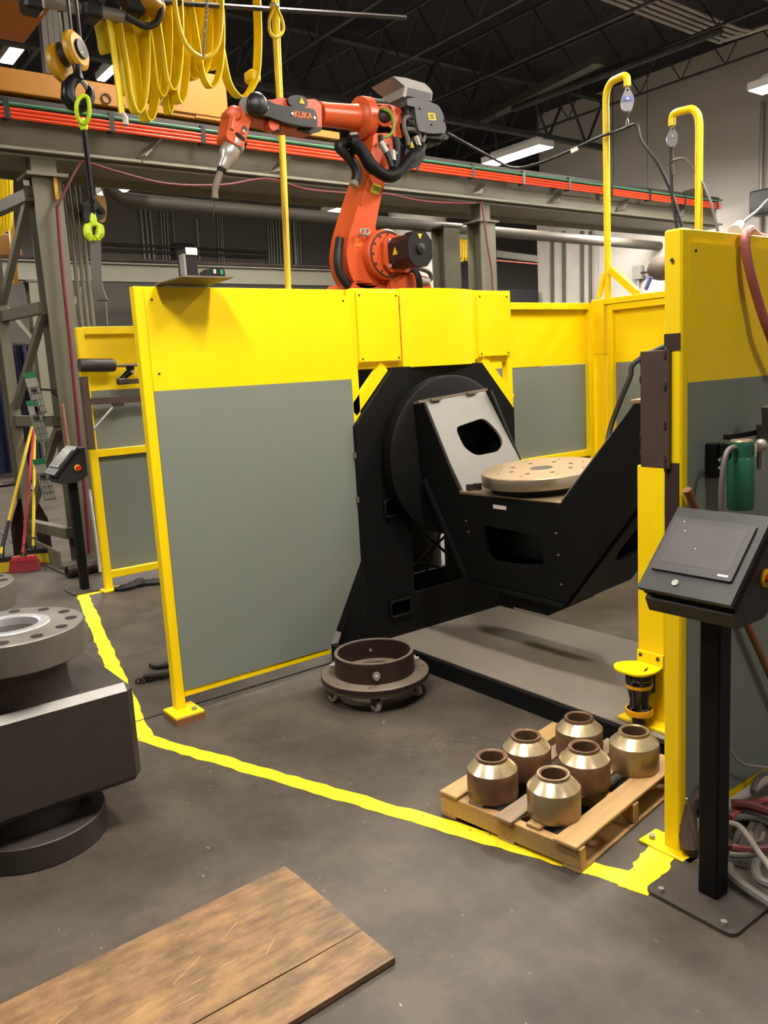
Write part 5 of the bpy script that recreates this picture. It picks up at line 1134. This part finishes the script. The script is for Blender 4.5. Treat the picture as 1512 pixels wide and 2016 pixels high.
# welding curtain and far clutter
wc = thing('welding_curtain', 'dark blue welding curtain hanging far behind at the left edge', 'curtain', (3.7, 17.4, 0))
P = []
x0, x1 = at(0, 800, Y=17.4).x-.25, at(62, 800, Y=17.4).x+.12
for i in range(61):
    f = i/60; P.append(V((x0+(x1-x0)*f, 17.4+.06*math.sin(f*34)+.02*math.sin(f*81), .10)))
obj('curtain_sheet', MB().prism(P+[p+V((0, .012, 0)) for p in reversed(P)], (0, 0, 2.45)), 'curtain_blue', wc)
obj('curtain_rail', MB().cyl((1.0, 17.4, 2.58), (6.4, 17.4, 2.58), .04, n=10), 'tin_duct', wc)
for x in (1.2, 4.55, 6.3): obj('rail_post', MB().cyl((x, 17.4, 0), (x, 17.4, 2.58), .03, n=8), 'truss_black', wc)
single('far_table', MB().box((2.6, 17.9, .9), (2.0, .7, .05)).box((1.8, 17.9, .44), (.06, .6, .88)).box((3.4, 17.9, .44), (.06, .6, .88)), 'galvanised', 'grey bench behind the blue curtain at the left edge', 'bench')
for k, (x, y, m, lb) in enumerate(((12, 953, 'dark_steel', 'dark tools lying on the far floor below the blue curtain'), (38, 948, 'brown_steel', 'brown clutter lying on the far floor below the blue curtain'), (66, 962, 'blue_rag', 'blue rag lying on the far floor beside the brooms'))):
    c_ = f_(x, y+4); single('floor_clutter', MB().ball(c_+V((0, 0, .04)), .13, (1.5, 1, .32), 10).ball(c_+V((.2, .05, .03)), .08, (1.3, 1, .4), 8), m, lb, 'clutter')
# chain and clamp tools behind the main post
ct = thing('chain_tool', 'chain clamp tool lying on the floor beside the main screen post', 'tool', f_(300, 1330))
for i in range(11):
    p = f_(273+i*5.6, 1341-1.5*i+2*math.sin(i*1.7), .015)
    obj('chain_link', MB().torus(p, (0, 0, 1) if i % 2 else (.3, 1, .3), .017, .0055, 10, 5), 'dark_steel', ct)
obj('tool_bar', MB().tube([f_(283, 1331, .035), f_(310, 1328, .035), f_(345, 1324, .035)], [.018, .022, .022], 10), 'dark_steel', ct)
single('steel_bar', MB().tube([f_(296, 1309, .02), f_(310, 1311, .02), f_(345, 1306, .02)], [.016, .02, .018], 10), 'dark_steel', 'short round steel bar lying above the chain tool', 'bar')

# ------------------------------------------------------------------ right edge: filter, hoses, sticks and hose pile
ff = thing('air_filter', 'green air filter with grey hose mounted on the right front screen', 'filter', (2.62, 1.40, 1.15))
fx = at(1459, 940, Y=1.38); FZ = at(1455, 1003, Y=1.38).z; Ft = at(1462, 868, Y=1.38).z; X_ = fx.x
obj('bowl', MB().lathe([(.0, FZ), (.038, FZ), (.041, FZ+.006), (.041, FZ+.155), (.036, FZ+.165), (.0, FZ+.165)], (X_, 1.38, 0), n=32), 'filter_green', ff)
obj('head', MB().lathe([(.0, FZ+.165), (.036, FZ+.165), (.035, FZ+.18), (.038, Ft-.01), (.035, Ft), (.0, Ft)], (X_, 1.38, 0), n=32), 'filter_green', ff)
obj('top_cap', MB().lathe([(.0, Ft), (.034, Ft), (.031, Ft+.005), (.0, Ft+.006)], (X_, 1.38, 0), n=28), 'table_steel', ff)
obj('tag', MB().box((X_+.022, 1.346, Ft-.03), (.022, .003, .036), rz=.4), 'white_label', ff)
obj('wall_bracket', MB().box((2.40, 1.455, Ft-.06), (.03, .036, .11), bev=.003), 'black_paint', ff)
obj('bracket_arm', MB().span((2.40, 1.43, Ft-.025), (X_-.02, 1.40, Ft-.03), .03, .04), 'black_paint', ff)
obj('top_bar', MB().span((X_-.02, 1.42, Ft+.012), (X_+.16, 1.42, Ft+.012), .02, .015), 'black_paint', ff)
for z in (.06, .085): obj('bracket_bolt', bolt((2.405, 1.436, Ft-z), (0, -1, 0), .008, .008), 'galvanised', ff)
obj('outlet_fitting', MB().cyl((X_+.06, 1.39, Ft-.03), (X_+.12, 1.38, Ft-.03), .018, n=10), 'machined_steel', ff)
obj('drop_fitting', MB().cyl((X_+.115, 1.38, Ft-.02), (X_+.115, 1.38, Ft-.10), .012, n=8).ball((X_+.115, 1.38, Ft-.025), .022, n=8), 'galvanised', ff)
F_ = lambda x, y, Y=1.38: at(x, y, Y=Y)
obj('grey_hose', MB().tube([F_(1448, 881), F_(1436, 884), F_(1428, 900), F_(1423, 930), F_(1420, 970), F_(1420, 1010), F_(1422, 1080)], .0085, 8, sm=5), 'hose_grey', ff)
obj('regulator', MB().cyl(F_(1515, 835), F_(1515, 868), .04, n=20).cyl(F_(1515, 850, 1.37), F_(1512, 800, 1.37), .02, n=12), 'dark_steel', ff)
single('air_hose', MB().tube([at(1512, 470, Y=1.9), at(1492, 464, Y=1.62), at(1478, 452, Y=1.5), at(1468, 462, Y=1.46), at(1468, 490, Y=1.45), at(1478, 540, Y=1.44), at(1495, 600, Y=1.43), at(1512, 650, Y=1.42), at(1540, 720, Y=1.42)], .0145, 10, sm=6), 'hose_pink', 'faded red air hose hung over the top of the right screen', 'hose')
cl_ = thing('clamp_lead', 'black cable with white sleeve behind the top of the right screen', 'cable', (2.62, 1.62, 1.9))
obj('sleeve', MB().cyl(at(1446, 456, Y=1.60), at(1456, 443, Y=1.72), .022, .018, n=14), 'white_label', cl_)
obj('lead', MB().tube([(2.62, 1.62, 1.9), at(1452, 455, Y=1.7), at(1460, 440, Y=1.9), at(1490, 415, Y=2.4), at(1512, 392, Y=3), at(1540, 370, Y=3.4)], .008, 7, sm=5), 'black_rubber', cl_)
p, q = at(1352, 964, Y=1.452), at(1530, 1360, Y=1.43)
single('wooden_stick', MB().cyl(p, p+(q-p)*1.6, .0135, n=12), 'handle_wood', 'round wooden stick leaning behind the right console', 'stick')
# pile of hoses behind the console
hpile = [('hose_red', [(1440, 1582), (1468, 1584), (1490, 1590), (1525, 1602)], .016, .10, 'upper dark red hose in the pile behind the right console'),
         ('hose_pink', [(1436, 1610), (1460, 1592), (1480, 1582), (1520, 1572)], .013, .07, 'pinkish hose crossing the dark red one in the pile'),
         ('hose_red', [(1441, 1668), (1465, 1672), (1490, 1673), (1530, 1668)], .014, .06, 'lower short red hose end in the pile'),
         ('hose_clear', [(1436, 1620), (1455, 1626), (1475, 1650), (1495, 1680), (1512, 1702), (1530, 1735)], .009, .13, 'pale hose arching in front of the pile'),
         ('hose_grey', [(1434, 1613), (1460, 1609), (1490, 1612), (1525, 1625)], .012, .06, 'grey hose lying level at the top of the pile'),
         ('hose_grey', [(1436, 1682), (1460, 1684), (1490, 1680), (1530, 1676)], .010, .05, 'grey hose lying level below the red hose end'),
         ('hose_grey', [(1434, 1705), (1442, 1725), (1470, 1748), (1500, 1768), (1540, 1795)], .016, .04, 'thick grey hose curving along the front of the pile'),
         ('hose_grey', [(1490, 1695), (1488, 1715), (1500, 1735), (1530, 1745)], .014, .08, 'grey hose coil at the right edge of the pile'),
         ('dusty_steel', [(1478, 1638), (1483, 1655), (1498, 1655), (1503, 1640)], .007, .08, 'small bent bracket on the pile'),
         ('hose_grey', [(1482, 1560), (1485, 1545), (1500, 1525), (1530, 1515)], .010, .12, 'blue grey hose loop at the back of the pile')]
for m, P, rr, z, lb in hpile:
    single('loose_hose', MB().tube([at(x, y, Z=z) for x, y in P], rr, 8, sm=5), m, lb, 'hose')
single('grey_lead', MB().tube([at(1440, 1480, Y=1.44), at(1452, 1496, Y=1.43), at(1475, 1507, Y=1.42), at(1530, 1512, Y=1.40)], .005, 6, sm=5), 'hose_clear', 'thin pale lead hanging across the lower right screen', 'lead')
bk = thing('canvas_bag', 'dirty brown cloth heap lying under the hose pile', 'cloth', at(1490, 1650, Z=0))
b = MB(); random.seed(3)
c0 = at(1480, 1640, Z=0)
bmesh.ops.create_grid(b.b, x_segments=26, y_segments=26, size=.5)
for v in b.b.verts:
    x, y = v.co.x, v.co.y; rr = math.hypot(x/.42, y/.24); h = max(0, .07*(1-rr**2))+.018*math.sin(x*41+y*17)*math.cos(y*53-x*9)*(1 if rr < 1 else 0)
    v.co = c0+V((x*.75+.16, y*.42-.02, max(.003, h)))
obj('cloth', b, 'dusty_plate', bk)
hs = thing('steel_clamp', 'rusty cast steel clamp behind the base of the right console post', 'clamp', at(1358, 1680, Z=0))
c_ = at(1358, 1690, Z=0)
obj('clamp_body', MB().tube([c_+V((0, .0, .03)), c_+V((.03, .03, .10)), c_+V((.06, .05, .16)), c_+V((.10, .03, .17)), c_+V((.13, -.01, .10)), c_+V((.14, -.02, .03))], [.03, .035, .04, .045, .04, .035], 10, sm=4), 'rust_plate', hs)
obj('clamp_jaw', MB().box(c_+V((.07, -.02, .025)), (.16, .07, .05), rz=-.5, bev=.012), 'rust_plate', hs)
single('wire_stub', MB().tube([at(1352, 1572, Z=.3), at(1360, 1600, Z=.22), at(1368, 1640, Z=.12), at(1373, 1680, Z=.01)], .003, 5, sm=3), 'galvanised', 'thin bent wire sticking up beside the yellow post foot', 'wire')
